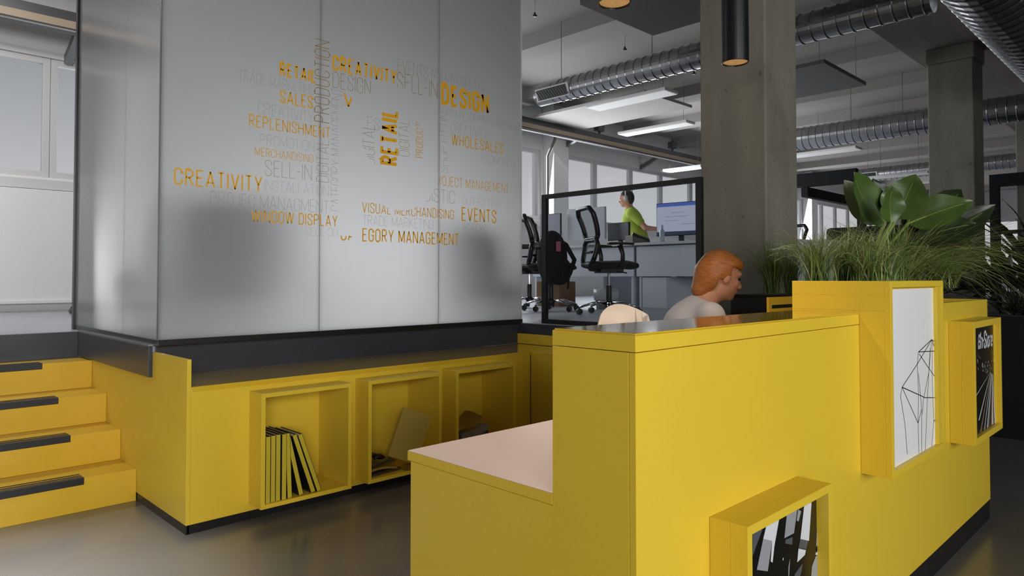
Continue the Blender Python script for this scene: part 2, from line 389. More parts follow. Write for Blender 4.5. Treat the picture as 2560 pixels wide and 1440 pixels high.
# ------------------------------------------------------------------ long bench with display niches
be = thing('bench', 'long yellow bench under the glass wall with three projecting niches', 'bench', (2.4, 3.56, 0))
NICHES = ((1.582, 2.104), (2.212, 2.742), (2.858, 3.388))
m = MB(); m.box(1.2895, 3.679, 3.553, 3.571, 0.046, 0.10); m.box(1.2895, 3.679, 3.553, 3.571, 0.648, 0.69)
_xs = [1.2895]+[v for n in NICHES for v in (n[0]+.016, n[1]-.016)]+[3.679]
for i in range(0, 8, 2): m.box(_xs[i], _xs[i+1], 3.553, 3.571, 0.10, 0.648)
m.build('front_panel', YEL, be)
m = MB(); m.box(1.2895, 3.679, 3.549, 4.0745, 0.6905, 0.716); m.build('seat_top', YELG, be, bevel=0.002)
m = MB(); m.prism([(3.551, 0.046), (5.528, 0.046), (5.528, 0.714), (4.062, 0.714), (4.062, 0.851), (3.551, 0.851)], 'x', 1.2695, 1.289); m.build('end_panel', YEL, be, bevel=0.0015)
m = MB(); m.box(1.28, 3.66, 3.56, 3.58, 0, 0.045); m.box(1.272, 1.288, 3.56, 5.5, 0, 0.045); m.build('plinth', BLK, be)
YF = 3.41
for (x0, x1) in NICHES:
    m = MB(); w = 0.022; zb, zt = 0.083, 0.665
    m.frame(x0, x1, zb, zt, w, YF, 3.735)
    m.box(x0, x1, 3.7352, 3.747, zb, zt)
    m.build('display_niche', YEL, be, bevel=0.0015)
rb = thing('bench', 'short yellow return bench at the right end of the long bench', 'bench', (3.9, 2.9, 0))
m = MB(); m.box(3.68, 3.70, 2.7, 3.548, 0.046, 0.69); m.build('front_panel', YEL, rb, bevel=.001)
m = MB(); m.box(3.68, 4.068, 2.7, 4.07, 0.6905, 0.714); m.build('seat_top', YELG, rb, bevel=.002)
m = MB(); m.box(4.069, 4.0745, 2.9, 4.074, 0.717, 0.798); m.build('back_strip', YEL, rb)
m = MB(); m.box(3.69, 3.71, 2.7, 3.548, 0, 0.045); m.build('plinth', BLK, rb)

# ------------------------------------------------------------------ books and magazines in the niches
ZS = 0.1055
def book(name, label, cover, spine, xc, y0, dep, h, th, tilt, group=None, cat='book'):
    b = thing(name, label, cat, (xc, y0, ZS), 0, group)
    M = Matrix.Translation((0, 0, abs(math.sin(tilt))*th/2)) @ Matrix.Rotation(-tilt, 4, 'Y')
    c = MB(); c.obox(M @ Matrix.Translation((-th/2+.001, dep/2, h/2)), .002, dep, h); c.obox(M @ Matrix.Translation((th/2-.001, dep/2, h/2)), .002, dep, h)
    c.build('cover', cover, b, local=True)
    p = MB(); p.obox(M @ Matrix.Translation((0, dep/2+.006, h/2)), th-.0042, dep-.02, h-.012); p.build('page_block', PAGE, b, local=True)
    s = MB(); s.obox(M @ Matrix.Translation((0, .0015, h/2)), th-.0042, .003, h); s.build('spine', spine, b, local=True)
    return b
names = ['first upright black book from the left in the left niche', 'second upright black book from the left in the left niche',
         'third upright black book from the left in the left niche', 'fourth upright black book from the left in the left niche',
         'fifth black book from the left, barely tilted, in the left niche']
for i, x in enumerate((1.6255, 1.6545, 1.6835, 1.7125, 1.747)):
    book('book', names[i]+', yellow spine', BOOKC, BOOKY, x, 3.425+0.004*(i % 3), 0.24, 0.335, 0.027, [0, 0, 0.0, 0.0, 0.045][i], 'black books with yellow spines')
book('book', 'black yellow-spined book leaning against the upright row in left niche', BOOKC, BOOKY, 1.812, 3.43, 0.24, 0.335, 0.026, 0.235, 'black books with yellow spines')
book('book', 'black yellow-spined book second from the right, leaning, in left niche', BOOKC, BOOKY, 1.880, 3.427, 0.24, 0.335, 0.026, 0.335, 'black books with yellow spines')
book('book', 'rightmost and most tilted black yellow-spined book in left niche', BOOKC, BOOKY, 1.913, 3.424, 0.24, 0.335, 0.026, 0.345, 'black books with yellow spines')
# middle niche: leaning olive book and a low heap of magazines
b = thing('book', 'tall olive-yellow book leaning against the right side of middle niche', 'book', (2.60, 3.60, ZS))
M = Matrix.Translation((-.095, -.095, .04)) @ Matrix.Rotation(0.40, 4, 'Y') @ Matrix.Rotation(-0.45, 4, 'Z')
c = MB(); c.obox(M @ Matrix.Translation((0, 0.012, .155)), .18, .004, .30); c.obox(M @ Matrix.Translation((0, -0.012, .155)), .18, .004, .30); c.build('cover', BOOKO, b, local=True)
c = MB(); c.obox(M @ Matrix.Translation((-.003, 0, .155)), .17, .0195, .29); c.build('page_block', PAGE, b, local=True)
c = MB(); c.obox(M @ Matrix.Translation((.09, 0, .155)), .004, .0275, .30); c.build('spine', BOOKY, b, local=True)

def magazine(label, m, x, y, z, sx, sy, th, rz, wav=0.006, cat='magazine', group=None, curl=0.0):
    n = 8; vs = []; fs = []; R = Matrix.Rotation(rz, 3, 'Z')
    for k in (0, 1):
        for i in range(n+1):
            for j in range(n+1):
                u, v = i/n-.5, j/n-.5
                h = wav*math.sin(u*7+v*3+x*20)*(.5+abs(u))+curl*max(0, u)**2*4
                q = R @ Vector((u*sx, v*sy, h+wav+k*th)); vs.append((q.x+x, q.y+y, q.z+z))
    N = (n+1)**2; I = lambda k, i, j: k*N+i*(n+1)+j
    for i in range(n):
        for j in range(n):
            fs.append((I(1, i, j), I(1, i+1, j), I(1, i+1, j+1), I(1, i, j+1))); fs.append((I(0, i, j), I(0, i, j+1), I(0, i+1, j+1), I(0, i+1, j)))
        fs += [(I(0, i, 0), I(0, i+1, 0), I(1, i+1, 0), I(1, i, 0)), (I(0, i+1, n), I(0, i, n), I(1, i, n), I(1, i+1, n)),
               (I(0, 0, i+1), I(0, 0, i), I(1, 0, i), I(1, 0, i+1)), (I(0, n, i), I(0, n, i+1), I(1, n, i+1), I(1, n, i))]
    mb = MB(); mb.add(vs, fs); o = mb.build('magazine', m, None, smooth=False); tag(o, label, cat, group); return o
magazine('brown magazine lowest in the heap in the middle niche', MAGD, 2.36, 3.55, ZS, .22, .19, .012, .1, .004, group='magazines in the middle niche')
magazine('ochre magazine in the middle of the heap in the middle niche', MAGO, 2.345, 3.545, ZS+.022, .20, .18, .012, -.15, .006, group='magazines in the middle niche')
magazine('dark brown magazine near the top of the heap in middle niche', MAGD, 2.34, 3.56, ZS+.050, .18, .19, .014, .2, .007, group='magazines in the middle niche')
magazine('ochre brochure flat at the foot of the leaning olive book', MAGO, 2.555, 3.475, ZS, .16, .09, .006, .3, .004)
o = MB()
o.ftube([(2.285, 3.475, ZS+.10), (2.30, 3.468, ZS+.112), (2.325, 3.468, ZS+.11), (2.335, 3.478, ZS+.095)], .03, .013, (0, 0, 1)); tag(o.build('eyeglass_case', BLKP, None, smooth=True), 'small black case lying on the heap in the middle niche', 'case')
for i, (mm, lab) in enumerate(((MAGD, 'dark magazine at the bottom of the stack in the right niche'), (MAGG, 'grey magazine second from bottom of the stack in right niche'),
                              (MAGD, 'dark magazine in the middle of the stack in right niche'), (MAGG, 'glossy grey magazine near the top of the stack in right niche'))):
    magazine(lab, mm, 3.02+.012*i, 3.55, ZS+.036*i, .27-.01*i, .20, .026, -.06+.06*(i % 2), .004, group='magazines in the right niche', curl=.03)
o = magazine('curling ochre brochure with red corner on top of right niche stack', MAGO, 3.005, 3.55, ZS+.15, .26, .17, .02, .05, .012, curl=.05)

# ------------------------------------------------------------------ frosted meeting room with word cloud
gr = thing('glass_partition', 'frosted glass meeting room corner with gold word cloud lettering', 'glass partition', (2.66, 4.0, PZ))
GT = 4.05; YG = 4.0; XG = 1.275
m = MB(); m.box(XG, 4.05, YG-.003, YG+.045, PZ, PZ+.032); m.box(XG, XG+.045, YG+.045, 5.73, PZ, PZ+.032); m.box(4.005, 4.05, YG+.045, 5.73, PZ, PZ+.032); m.build('bottom_rail', BFRAME, gr, bevel=.002)
m = MB(); m.box(XG, 4.05, YG, YG+.045, GT, GT+.05); m.box(XG, XG+.045, YG+.045, 5.73, GT, GT+.05); m.box(4.005, 4.05, YG+.045, 5.73, GT, GT+.05); m.build('top_rail', BFRAME, gr)
m = MB(); m.box(XG-.012, XG+.03, 5.73, 5.775, PZ, GT+.05); m.build('post', BFRAME, gr)
m = MB(); m.box(4.01, 4.05, 5.73, 5.775, PZ, GT+.05); m.build('post', BFRAME, gr)
for (a, b) in ((XG+.006, 2.2265), (2.2305, 3.1855), (3.1895, 4.049)):
    m = MB(); m.box(a, b, YG+.004, YG+.016, PZ+.0325, GT); m.build('glass_panel', FROST, gr)
for (a, b) in ((YG+.019, 4.6195), (4.6235, 5.728)):
    m = MB(); m.box(XG+.002, XG+.014, a, b, PZ+.0325, GT); m.build('glass_panel', FROST, gr)
m = MB(); m.box(4.034, 4.046, YG+.019, 5.728, PZ+.0325, GT); m.build('side_light_block', WALLD, gr)  # unseen solid side, added to keep office light out of the room
m = MB(); m.box(XG+.032, 4.03, 5.735, 5.77, PZ+.001, GT); m.build('rear_light_block', WALLD, gr)  # unseen opaque back, added so only the inner fill lights the panels
m = MB(); m.box(XG, 4.05, YG, 5.775, GT+.051, GT+.10); m.build('top_light_block', WALLD, gr)  # unseen lid, added to block light from above and darken the panel tops
m = MB(); m.box(XG-.0005, XG+.005, YG+.002, YG+.018, PZ+.0325, GT); m.build('corner_joint', GREYM, gr)
m = MB(); m.box(2.2267, 2.2303, YG+.005, YG+.015, PZ+.0325, GT); m.box(3.1857, 3.1893, YG+.005, YG+.015, PZ+.0325, GT); m.box(XG+.003, XG+.013, 4.6197, 4.6233, PZ+.0325, GT); m.build('joint_seal', GREYM, gr)

# condensed stroke alphabet, unit height; each glyph = (width, [polylines])
def arc(cx, cz, rx, rz, a0, a1, n=10):
    return [(cx+rx*math.cos(math.radians(a0+(a1-a0)*i/n)), cz+rz*math.sin(math.radians(a0+(a1-a0)*i/n))) for i in range(n+1)]
def _o(w, r=.2): return arc(w-r, 1-r, r, r, 0, 90, 6)+arc(r, 1-r, r, r, 90, 180, 6)+arc(r, r, r, r, 180, 270, 6)+arc(w-r, r, r, r, 270, 360, 6)+[(w, 1-r)]
w_ = .40
GL = {
 'A': (.46, [[(0, 0), (.23, 1), (.46, 0)], [(.075, .28), (.385, .28)]]),
 'B': (w_, [[(0, 0), (0, 1), (.2, 1)]+arc(.2, .77, .18, .23, 90, -90, 8)+[(0, .54)], [(.2, .54)]+arc(.2, .27, .2, .27, 90, -90, 8)+[(0, 0)]]),
 'C': (w_, [[(.4, .68), (.4, .8)]+arc(.2, .8, .2, .2, 0, 180, 10)+arc(.2, .2, .2, .2, 180, 360, 10)+[(.4, .34)]]),
 'D': (w_, [[(0, 0), (0, 1), (.18, 1)]+arc(.18, .78, .22, .22, 90, 0, 6)+arc(.18, .22, .22, .22, 0, -90, 6)+[(0, 0)]]),
 'E': (.34, [[(.34, 1), (0, 1), (0, 0), (.34, 0)], [(0, .52), (.29, .52)]]),
 'F': (.33, [[(.33, 1), (0, 1), (0, 0)], [(0, .5), (.28, .5)]]),
 'G': (w_, [[(.4, .7), (.4, .8)]+arc(.2, .8, .2, .2, 0, 180, 10)+arc(.2, .2, .2, .2, 180, 360, 10)+[(.4, .48), (.22, .48)]]),
 'H': (.42, [[(0, 0), (0, 1)], [(.42, 0), (.42, 1)], [(0, .52), (.42, .52)]]),
 'I': (0.0, [[(0, 0), (0, 1)]]),
 'J': (.28, [[(.28, 1), (.28, .2)]+arc(.12, .18, .16, .18, 0, -90, 6)+[(0, 0)]]),
 'K': (.42, [[(0, 0), (0, 1)], [(.4, 1), (0, .42)], [(.13, .6), (.42, 0)]]),
 'L': (.32, [[(0, 1), (0, 0), (.32, 0)]]),
 'M': (.54, [[(0, 0), (0, 1), (.27, .1), (.54, 1), (.54, 0)]]),
 'N': (.44, [[(0, 0), (0, 1), (.44, 0), (.44, 1)]]),
 'O': (w_, [_o(w_)]), 'P': (.39, [[(0, 0), (0, 1), (.19, 1)]+arc(.19, .74, .2, .26, 90, -90, 10)+[(0, .48)]]),
 'R': (w_, [[(0, 0), (0, 1), (.19, 1)]+arc(.19, .75, .2, .25, 90, -90, 10)+[(0, .5)], [(.18, .5), (.4, 0)]]),
 'S': (.38, [[(.38, .72), (.38, .81)]+arc(.19, .81, .19, .19, 0, 180, 10)+[(0, .7), (.06, .6), (.32, .4), (.38, .3)]+arc(.19, .19, .19, .19, 0, -180, 10)+[(0, .3)]]),
 'T': (.38, [[(0, 1), (.38, 1)], [(.19, 1), (.19, 0)]]),
 'U': (w_, [[(0, 1), (0, .2)]+arc(.2, .2, .2, .2, 180, 360, 10)+[(.4, 1)]]),
 'V': (.44, [[(0, 1), (.22, 0), (.44, 1)]]),
 'W': (.66, [[(0, 1), (.165, 0), (.33, 1), (.495, 0), (.66, 1)]]),
 'Y': (.42, [[(0, 1), (.21, .42), (.42, 1)], [(.21, .42), (.21, 0)]]),
 '-': (.2, [[(0, .46), (.2, .46)]]), ' ': (.12, []), '.': (0.0, [[(0, 0), (0, .06)]]),
 '#': (.5, [[(.12, 0), (.22, .9)], [(.34, 0), (.44, .9)], [(0, .3), (.48, .3)], [(.04, .62), (.52, .62)]]),
 'n': (.34, [[(0, 0), (0, .62)], [(0, .45)]+arc(.17, .45, .17, .17, 180, 0, 8)+[(.34, 0)]]),
 't': (.26, [[(.1, .85), (.1, .14)]+arc(.22, .14, .12, .14, 180, 270, 5), [(0, .62), (.26, .62)]]),
 'o': (.34, [arc(.17, .31, .17, .31, 0, 360, 16)]), 'r': (.24, [[(0, 0), (0, .62)], [(0, .42)]+arc(.16, .42, .16, .2, 180, 60, 6)]),
 'e': (.34, [[(0, .33), (.34, .33)]+arc(.17, .31, .17, .31, 5, 320, 14)]),
}
def text_strokes(t, gap):
    x = 0; out = []
    for ch in t:
        w, pls = GL[ch]
        for pl in pls: out.append([(x+a, b) for a, b in pl])
        x += w+gap
    return out, x-gap
OUT_C = (2.833, 2.1507, .392, .431); IN_C = (2.794, 2.208, .268, .240)
def in_mark(x, z, mode):
    if mode == 0: return False
    ino = ((x-OUT_C[0])/OUT_C[2])**2+((z-OUT_C[1])/OUT_C[3])**2 < 1
    ini = ((x-IN_C[0])/IN_C[2])**2+((z-IN_C[1])/IN_C[3])**2 < 1
    if mode == 2: return not ini
    stem = (2.357 < x < 2.528 and 1.527 < z < 2.36) or (2.46 < x < 2.532 and 1.45 < z < 2.36) or (x-2.46)*1.2+(z-2.43) > 0 and 2.40 < x < 2.53 and 2.3 < z < 2.48
    return (ino and not ini) or stem
def stroke_mesh(mb, strokes, to_world, half, clip, step=0.01, lanes=1):
    """flat ribbons along each polyline with mitred joints; pieces inside the blanked area are dropped"""
    parts = []
    for pl in strokes:                        # break at sharp corners, keep mitres elsewhere
        cur = [pl[0]]
        for i in range(1, len(pl)):
            cur.append(pl[i])
            if i < len(pl)-1:
                d1 = (pl[i][0]-pl[i-1][0], pl[i][1]-pl[i-1][1]); d2 = (pl[i+1][0]-pl[i][0], pl[i+1][1]-pl[i][1])
                if (d1[0]*d2[0]+d1[1]*d2[1]) < -.15*math.hypot(*d1)*math.hypot(*d2): parts.append(cur); cur = [pl[i]]
        parts.append(cur)
    for pl in parts:
        pts = [pl[0]]
        for a, b in zip(pl, pl[1:]):
            L = math.hypot(b[0]-a[0], b[1]-a[1]); n = max(1, int(L/step)) if clip else 1
            pts += [(a[0]+(b[0]-a[0])*i/n, a[1]+(b[1]-a[1])*i/n) for i in range(1, n+1)]
        n = len(pts); rows = []
        closed = math.hypot(pts[0][0]-pts[-1][0], pts[0][1]-pts[-1][1]) < 1e-6
        for i, p in enumerate(pts):
            a = pts[i-1] if i else (pts[-2] if closed else None); b = pts[i+1] if i < n-1 else (pts[1] if closed else None)
            def nrm(p, q):
                d = (q[0]-p[0], q[1]-p[1]); l = math.hypot(*d) or 1; return (-d[1]/l, d[0]/l)
            n1 = nrm(a, p) if a else nrm(p, b); n2 = nrm(p, b) if b else n1
            mx, my = n1[0]+n2[0], n1[1]+n2[1]; l2 = mx*mx+my*my
            k = min(2/l2, 2.6) if l2 > 1e-6 else 1
            mx, my = mx*k, my*k
            e = 0
            rows.append([(p[0]+mx*half*(2*j/lanes-1)/1, p[1]+my*half*(2*j/lanes-1)/1) for j in range(lanes+1)])
        for i in range(n-1):
            for j in range(lanes):
                q = [rows[i][j], rows[i+1][j], rows[i+1][j+1], rows[i][j+1]]
                w = [to_world(*x) for x in q]
                if clip and clip(sum(x[0] for x in w)/4, sum(x[2] for x in w)/4): continue
                mb.quad(*w)
WORDS = [
('RETAIL',1.952,2.197,2.48,2.567,3,0,0),('TRADE MARKETING',1.7,2.183,2.405,2.468,0,0,0),('SALES',1.956,2.176,2.315,2.397,2,0,0),
('CREATIVITY',1.819,2.18,2.227,2.297,0,0,0),('REPLENISHMENT',1.765,2.299,2.142,2.215,1.5,0,0),('PROMOTION',1.834,2.187,2.046,2.109,0,0,0),
('MERCHANDISING',1.802,2.181,1.975,2.026,1,0,0),('SELL-IN',1.865,2.171,1.862,1.958,0.3,0,0),('CREATIVITY',1.349,1.849,1.759,1.855,2,0,0),
('INSTALLATION',1.863,2.29,1.775,1.838,0,0,0),('PROJEC MANAGMENT',1.545,2.291,1.663,1.742,0.2,0,0),('WINDOW DISPLAYS',1.784,2.397,1.58,1.654,1.6,1,0),
('SELL-OUT',2.133,2.391,1.517,1.569,0,1,0),('CATEGORY MANAGEMENT',2.379,3.378,1.493,1.582,2,1,0),('CREATIVITY',2.31,2.811,2.59,2.692,3,0,0),
('EVENTS',2.819,3.082,2.685,2.779,0.3,0,0),('WINDOW DISPLAYS',3.104,3.627,2.704,2.776,0.2,0,0),('DESIGN',2.314,2.602,2.479,2.583,0.5,1,0),
('V',2.393,2.468,2.368,2.463,3,1,0),('SELL-IN',2.815,3.171,2.561,2.685,0.5,1,0),('DESIGN',3.205,3.683,2.526,2.686,4,0,0),
('CATEGORY MANAGEMENT',3.293,4.03,2.441,2.507,0.1,0,0),('CREATIVITY',3.298,3.666,2.331,2.412,0,0,0),('WHOLESALES',3.304,3.837,2.238,2.323,1.6,0,0),
('PROMOTION',3.607,3.972,2.139,2.207,0,0,0),('PROJECT MANAGEMENT',3.133,3.898,1.928,2.001,1,1,0),('LOGISTIC',2.935,3.336,1.802,1.898,0.3,1,0),
('OUT FITTING',3.412,3.805,1.805,1.863,0,0,0),('VISUAL MERCHANDISING',2.538,3.329,1.685,1.756,1.4,1,0),('TRADE MARKETING',2.542,3.137,1.604,1.671,0.2,0,0),
('EVENTS',3.404,3.761,1.679,1.784,2,0,0),('WINDOWS',3.412,3.675,1.603,1.669,0.1,0,0),('SALES',2.404,2.672,2.25,2.334,0.2,2,0),
('PRODUCTION',2.185,2.293,2.24,2.768,0.7,0,1),('DIGITAL',2.202,2.29,1.86,2.132,0.3,0,1),('CATEGORY MANAGEMENT',2.305,2.384,1.682,2.48,0.2,1,1),
('SHOP FITTING',3.192,3.271,2.027,2.514,0.2,1,1),('DIGITAL',2.54,2.635,2.012,2.283,0.3,2,1),('RETAIL',2.68,2.825,2.025,2.414,4,2,1),
('DIGITAL',2.831,2.921,2.102,2.362,0.3,2,1),('PRODUCTION',2.977,3.041,2.107,2.441,1,2,1)]
for (t, x0, x1, z0, z1, wt, mode, vert) in WORDS:
    hgt = (x1-x0) if vert else (z1-z0); run = (z1-z0) if vert else (x1-x0)
    half = 0.5*(0.022+0.050*wt) if wt >= 1 else 0.5*(0.017+0.020*wt)
    half = {0: .010, .1: .010, .2: .012, .3: .013, .5: .016, .7: .022, 1: .036, 1.4: .046, 1.5: .048, 1.6: .05, 2: .056, 3: .082, 4: .094}[wt]
    gap = 0.115+2*half
    st_, W0 = text_strokes(t, gap)
    hs = run/(W0+2*half)                    # horizontal scale so the word fills its place
    vs_ = hgt/1.0
    hw = half*hgt*(.86 if wt >= 1 else 1); hs = (run-2*hw)/W0; kz = hgt-2*hw
    st_ = [[(a*hs, b*kz) for a, b in pl] for pl in st_]
    if vert: tw = lambda a, b: (x1-hw-b, YG+.0032, z0+hw+a)
    else: tw = lambda a, b: (x0+hw+a, YG+.0032, z0+hw+b)
    mb = MB(); stroke_mesh(mb, st_, tw, hw, (lambda x, z, mo=mode: in_mark(x, z, mo)) if mode else None, 0.004, 3 if wt >= 1 and mode else 1)
    if not mb.f: continue
    mm = GOLD if wt >= 1 else (GOLDT if wt >= .3 else GREYT)
    mb.build('word_lettering', mm, gr)

# lounge chairs that loom as blurred shapes behind the frosted panels
def lounge(label, x, y, rz, sc):
    t = thing('lounge_chair', label, 'chair', (x, y, PZ), rz)
    m = MB(); m.ftube([(0, -.34*sc, .40*sc), (0, .34*sc, .40*sc)], .33*sc, .10*sc, (0, 0, 1), 16); m.build('seat', BLKF, t, local=True, smooth=True)
    m = MB(); m.ftube([(-.30*sc, 0, .40*sc), (-.33*sc, 0, .6*sc), (-.34*sc, 0, .78*sc), (-.35*sc, 0, .86*sc)], [.09*sc, .09*sc, .07*sc, .03*sc], [.34*sc, .36*sc, .33*sc, .22*sc], (0, 1, 0), 16); m.build('backrest', BLKF, t, local=True, smooth=True)
    for sx in (-1, 1):
        for sy in (-1, 1):
            m = MB(); m.tube([(.22*sc*sx, .26*sc*sy, .32*sc), (.26*sc*sx, .30*sc*sy, 0)], [.016, .01], 8); m.build('leg', BLKP, t, local=True, smooth=True)
lounge('dark lounge chair blurred behind the left frosted glass panel', 1.76, 4.66, PI/2, .84)
lounge('dark lounge chair blurred behind the right frosted glass panel', 3.56, 4.62, 1.25, 0.78)

# ------------------------------------------------------------------ reception counter
rc = thing('reception_counter', 'yellow reception counter with planter boxes and framed posters', 'reception desk', (2.8, 1.2, 0))
X0, X1, YC = 1.22, 4.35, 0.87
m = MB(); m.prism([(.8885, 0.0), (1.66, 0.0), (1.66, .719), (1.106, .719), (1.106, 1.0915), (.8885, 1.0915)], 'x', X0, X0+.02); m.build('end_panel', YEL, rc, bevel=.001)
m = MB(); m.prism([(X0, .10), (X1, .10), (X1, 1.139), (3.131, 1.139), (3.131, 1.0915), (X0, 1.0915)], 'y', YC, YC+.0175); m.build('front_panel', YEL, rc, bevel=.001)
m = MB(); m.box(X1-.02, X1, YC+.018, 1.66, .10, 1.139); m.build('end_panel', YEL, rc, bevel=.001)
m = MB(); m.box(X0, 2.508, YC, 1.1065, 1.093, 1.128); m.build('counter_top', YEL, rc, bevel=.001)
m = MB(); m.box(X0+.004, 2.507, YC+.004, 1.103, 1.1282, 1.1325); m.build('top_sheet', YELG, rc, bevel=.0008)
m = MB(); m.box(X0, X1-.021, 1.107, 1.676, .72, .746); m.mi = 1; m.box(X0+.0015, X1-.022, 1.108, 1.6745, .7462, .7485); m.build('worktop', [YEL, WTOP], rc, bevel=.001)
m = MB(); m.box(X0+.021, X1-.021, 1.088, 1.105, .1, 1.09); m.build('back_panel', YEL, rc)
m = MB(); m.box(X0+.021, X1-.003, YC+.004, YC+.02, 0, .099); m.box(X1-.02, X1-.003, YC+.021, 1.65, 0, .099); m.build('plinth', BLK, rc)
# upstand behind the worktop with a dark slot
m = MB(); m.box(3.59, 4.32, 1.70, 1.712, .75, 1.085); m.box(3.59, 4.32, 1.70, 1.712, 1.105, 1.147); m.box(3.59, 3.625, 1.70, 1.712, 1.085, 1.105); m.build('upstand', YEL, rc)

def display(x0, x1, z0, z1, y0, y1, border, depth, name='display_box'):
    m = MB(); m.frame(x0, x1, z0, z1, border, y0, y0+depth); m.box(x0, x1, y0+depth, y1, z0, z1)
    return m.build(name, YEL, rc, bevel=.0012)
# tall box with the planter on top
m = MB(); x0, x1, z0, z1, y0, y1 = 2.509, 3.130, .59, 1.24, .771, 1.10
m.frame(x0, x1, z0, z1, .022, y0, y0+.02); m.box(x0, x1, y0+.02, YC-.0005, z0, 1.1395); m.box(x0, x1, y0+.02, y1, 1.1396, 1.19)
m.box(x0, x0+.016, y0+.0201, y1, 1.19, z1); m.box(x1-.016, x1, y0+.0201, y1, 1.19, z1); m.box(x0+.016, x1-.016, y0+.0201, y0+.036, 1.19, z1); m.box(x0+.016, x1-.016, y1-.016, y1, 1.19, z1)
m.box(x0, x1, YC+.0182, y1, 1.0935, 1.1395); m.box(x0, x1, YC-.0004, YC+.0181, 1.092, 1.1395)
db1 = m.build('display_box', YEL, rc, bevel=.001)
m = MB(); m.box(x0+.017, x1-.017, y0+.037, y1-.017, 1.191, 1.222); m.build('soil', SOIL, rc)
m = MB(); m.box(3.131, X1-.021, YC+.018, 1.10, 1.06, 1.115); m.build('soil', SOIL, rc)
m = MB(); m.box(3.131, X1-.021, 1.1005, 1.1065, 1.0, 1.139); m.build('trough_wall', YEL, rc)
db2 = display(3.603, 4.140, .513, 1.057, .772, YC-.0005, .030, .05)
db3 = display(1.515, 2.005, .115, .680, .772, YC-.0005, .022, .045)

# posters as printed sheets
def poster_line(mb, pts, hw, y, x0, z0):
    stroke_mesh(mb, [pts], lambda a, b: (x0+a, y, z0+b), hw, None)
py_ = .7855
ps = MB(); ps.box(x0+.0225, x1-.0225-.06, py_, py_+.004, z0+.0225, z1-.028); pw = ps.build('poster', PAPER, db1)
g = MB(); g.box(x1-.0825, x1-.0225, y0+.002, y0+.019, z0+.0225, z1-.0225); g.build('frame_infill', YEL, db1, bevel=.001)
# wire figure drawing: pixel points of the drawing read in poster coordinates
def pp(px, py):
    d = FWD+RGT*((px-1280)/F_PX)-UPV*((py-PPY)/F_PX); q = CAMP+d*(py_/d.y); return (q.x, q.z)
draw = [[(2329, 849), (2296, 880), (2293, 910), (2255, 968), (2251, 990)], [(2296, 880), (2346, 877)], [(2329, 849), (2346, 862)], [(2329, 849), (2293, 910)],
        [(2329, 849), (2346, 897)], [(2293, 910), (2296, 985), (2295, 1060), (2297, 1133)], [(2255, 968), (2297, 987), (2312, 994), (2346, 994)], [(2329, 849), (2322, 930), (2308, 1000), (2306, 1036)],
        [(2331, 849), (2330, 930), (2334, 1055), (2346, 1035)], [(2334, 1055), (2329, 1115)], [(2255, 968), (2295, 1058), (2304, 1022), (2296, 935)], [(2251, 990), (2262, 1060), (2268, 1135)],
        [(2325, 870), (2318, 1000), (2313, 1126)], [(2304, 1022), (2304, 1129)], [(2298, 885), (2318, 915), (2341, 948)]]
dm = MB()
for pl in draw:
    stroke_mesh(dm, [[pp(*q) for q in pl]], lambda a, b: (a, py_-.0006, b), .0016, None)
dm.build('wire_drawing', INK, db1)

y2 = .790
ps = MB(); ps.box(3.6335, 4.06, y2, y2+.004, .5435, 1.0265); ps.build('poster', INK, db2)
g = MB(); g.box(4.0605, 4.1095, y2, y2+.03, .5435, 1.0265); g.build('frame_infill', YEL, db2)
tm = MB(); st_, W0 = text_strokes('#In-Store', .10)
stroke_mesh(tm, st_, lambda a, b: (3.752+(a+.08*b)/W0*.285, y2-.0006, .925+b*.074), .085, None); tm.build('title_lettering', INKW, db2)
rm = MB(); rnd = random.Random(3)
for k in range(15):                                   # light trails fanning out from the horizon
    a = k/14; xb = 3.69+.365*a; wd = .006+.010*rnd.random(); xt = 4.035-.055*(1-a)
    zb0 = .547 if k > 2 else .547+.17*(3-k)/3
    rm.mi = [0, 1, 0, 2, 0, 3, 0, 1][k % 8]
    if k % 3 != 1: rm.quad((xb, y2-.0007, zb0), (xb+wd*2, y2-.0007, zb0), (xt+.004, y2-.0007, .80-.02*a), (xt, y2-.0007, .80-.012*a))
rm.mi = 0
for k in range(46):                                   # city lights
    xx = 3.73+.32*rnd.random(); zz = .80+.05*rnd.random()+(.06*rnd.random() if xx > 3.99 or xx < 3.80 else 0); s = .002+.003*rnd.random()
    rm.mi = [0, 1, 0, 4][k % 4]; rm.quad((xx, y2-.0008, zz), (xx+s, y2-.0008, zz), (xx+s, y2-.0008, zz+s*2.5), (xx, y2-.0008, zz+s*2.5))
rm.build('light_trails', [INKW, INKG, INKR, INKB, PAPER], db2)

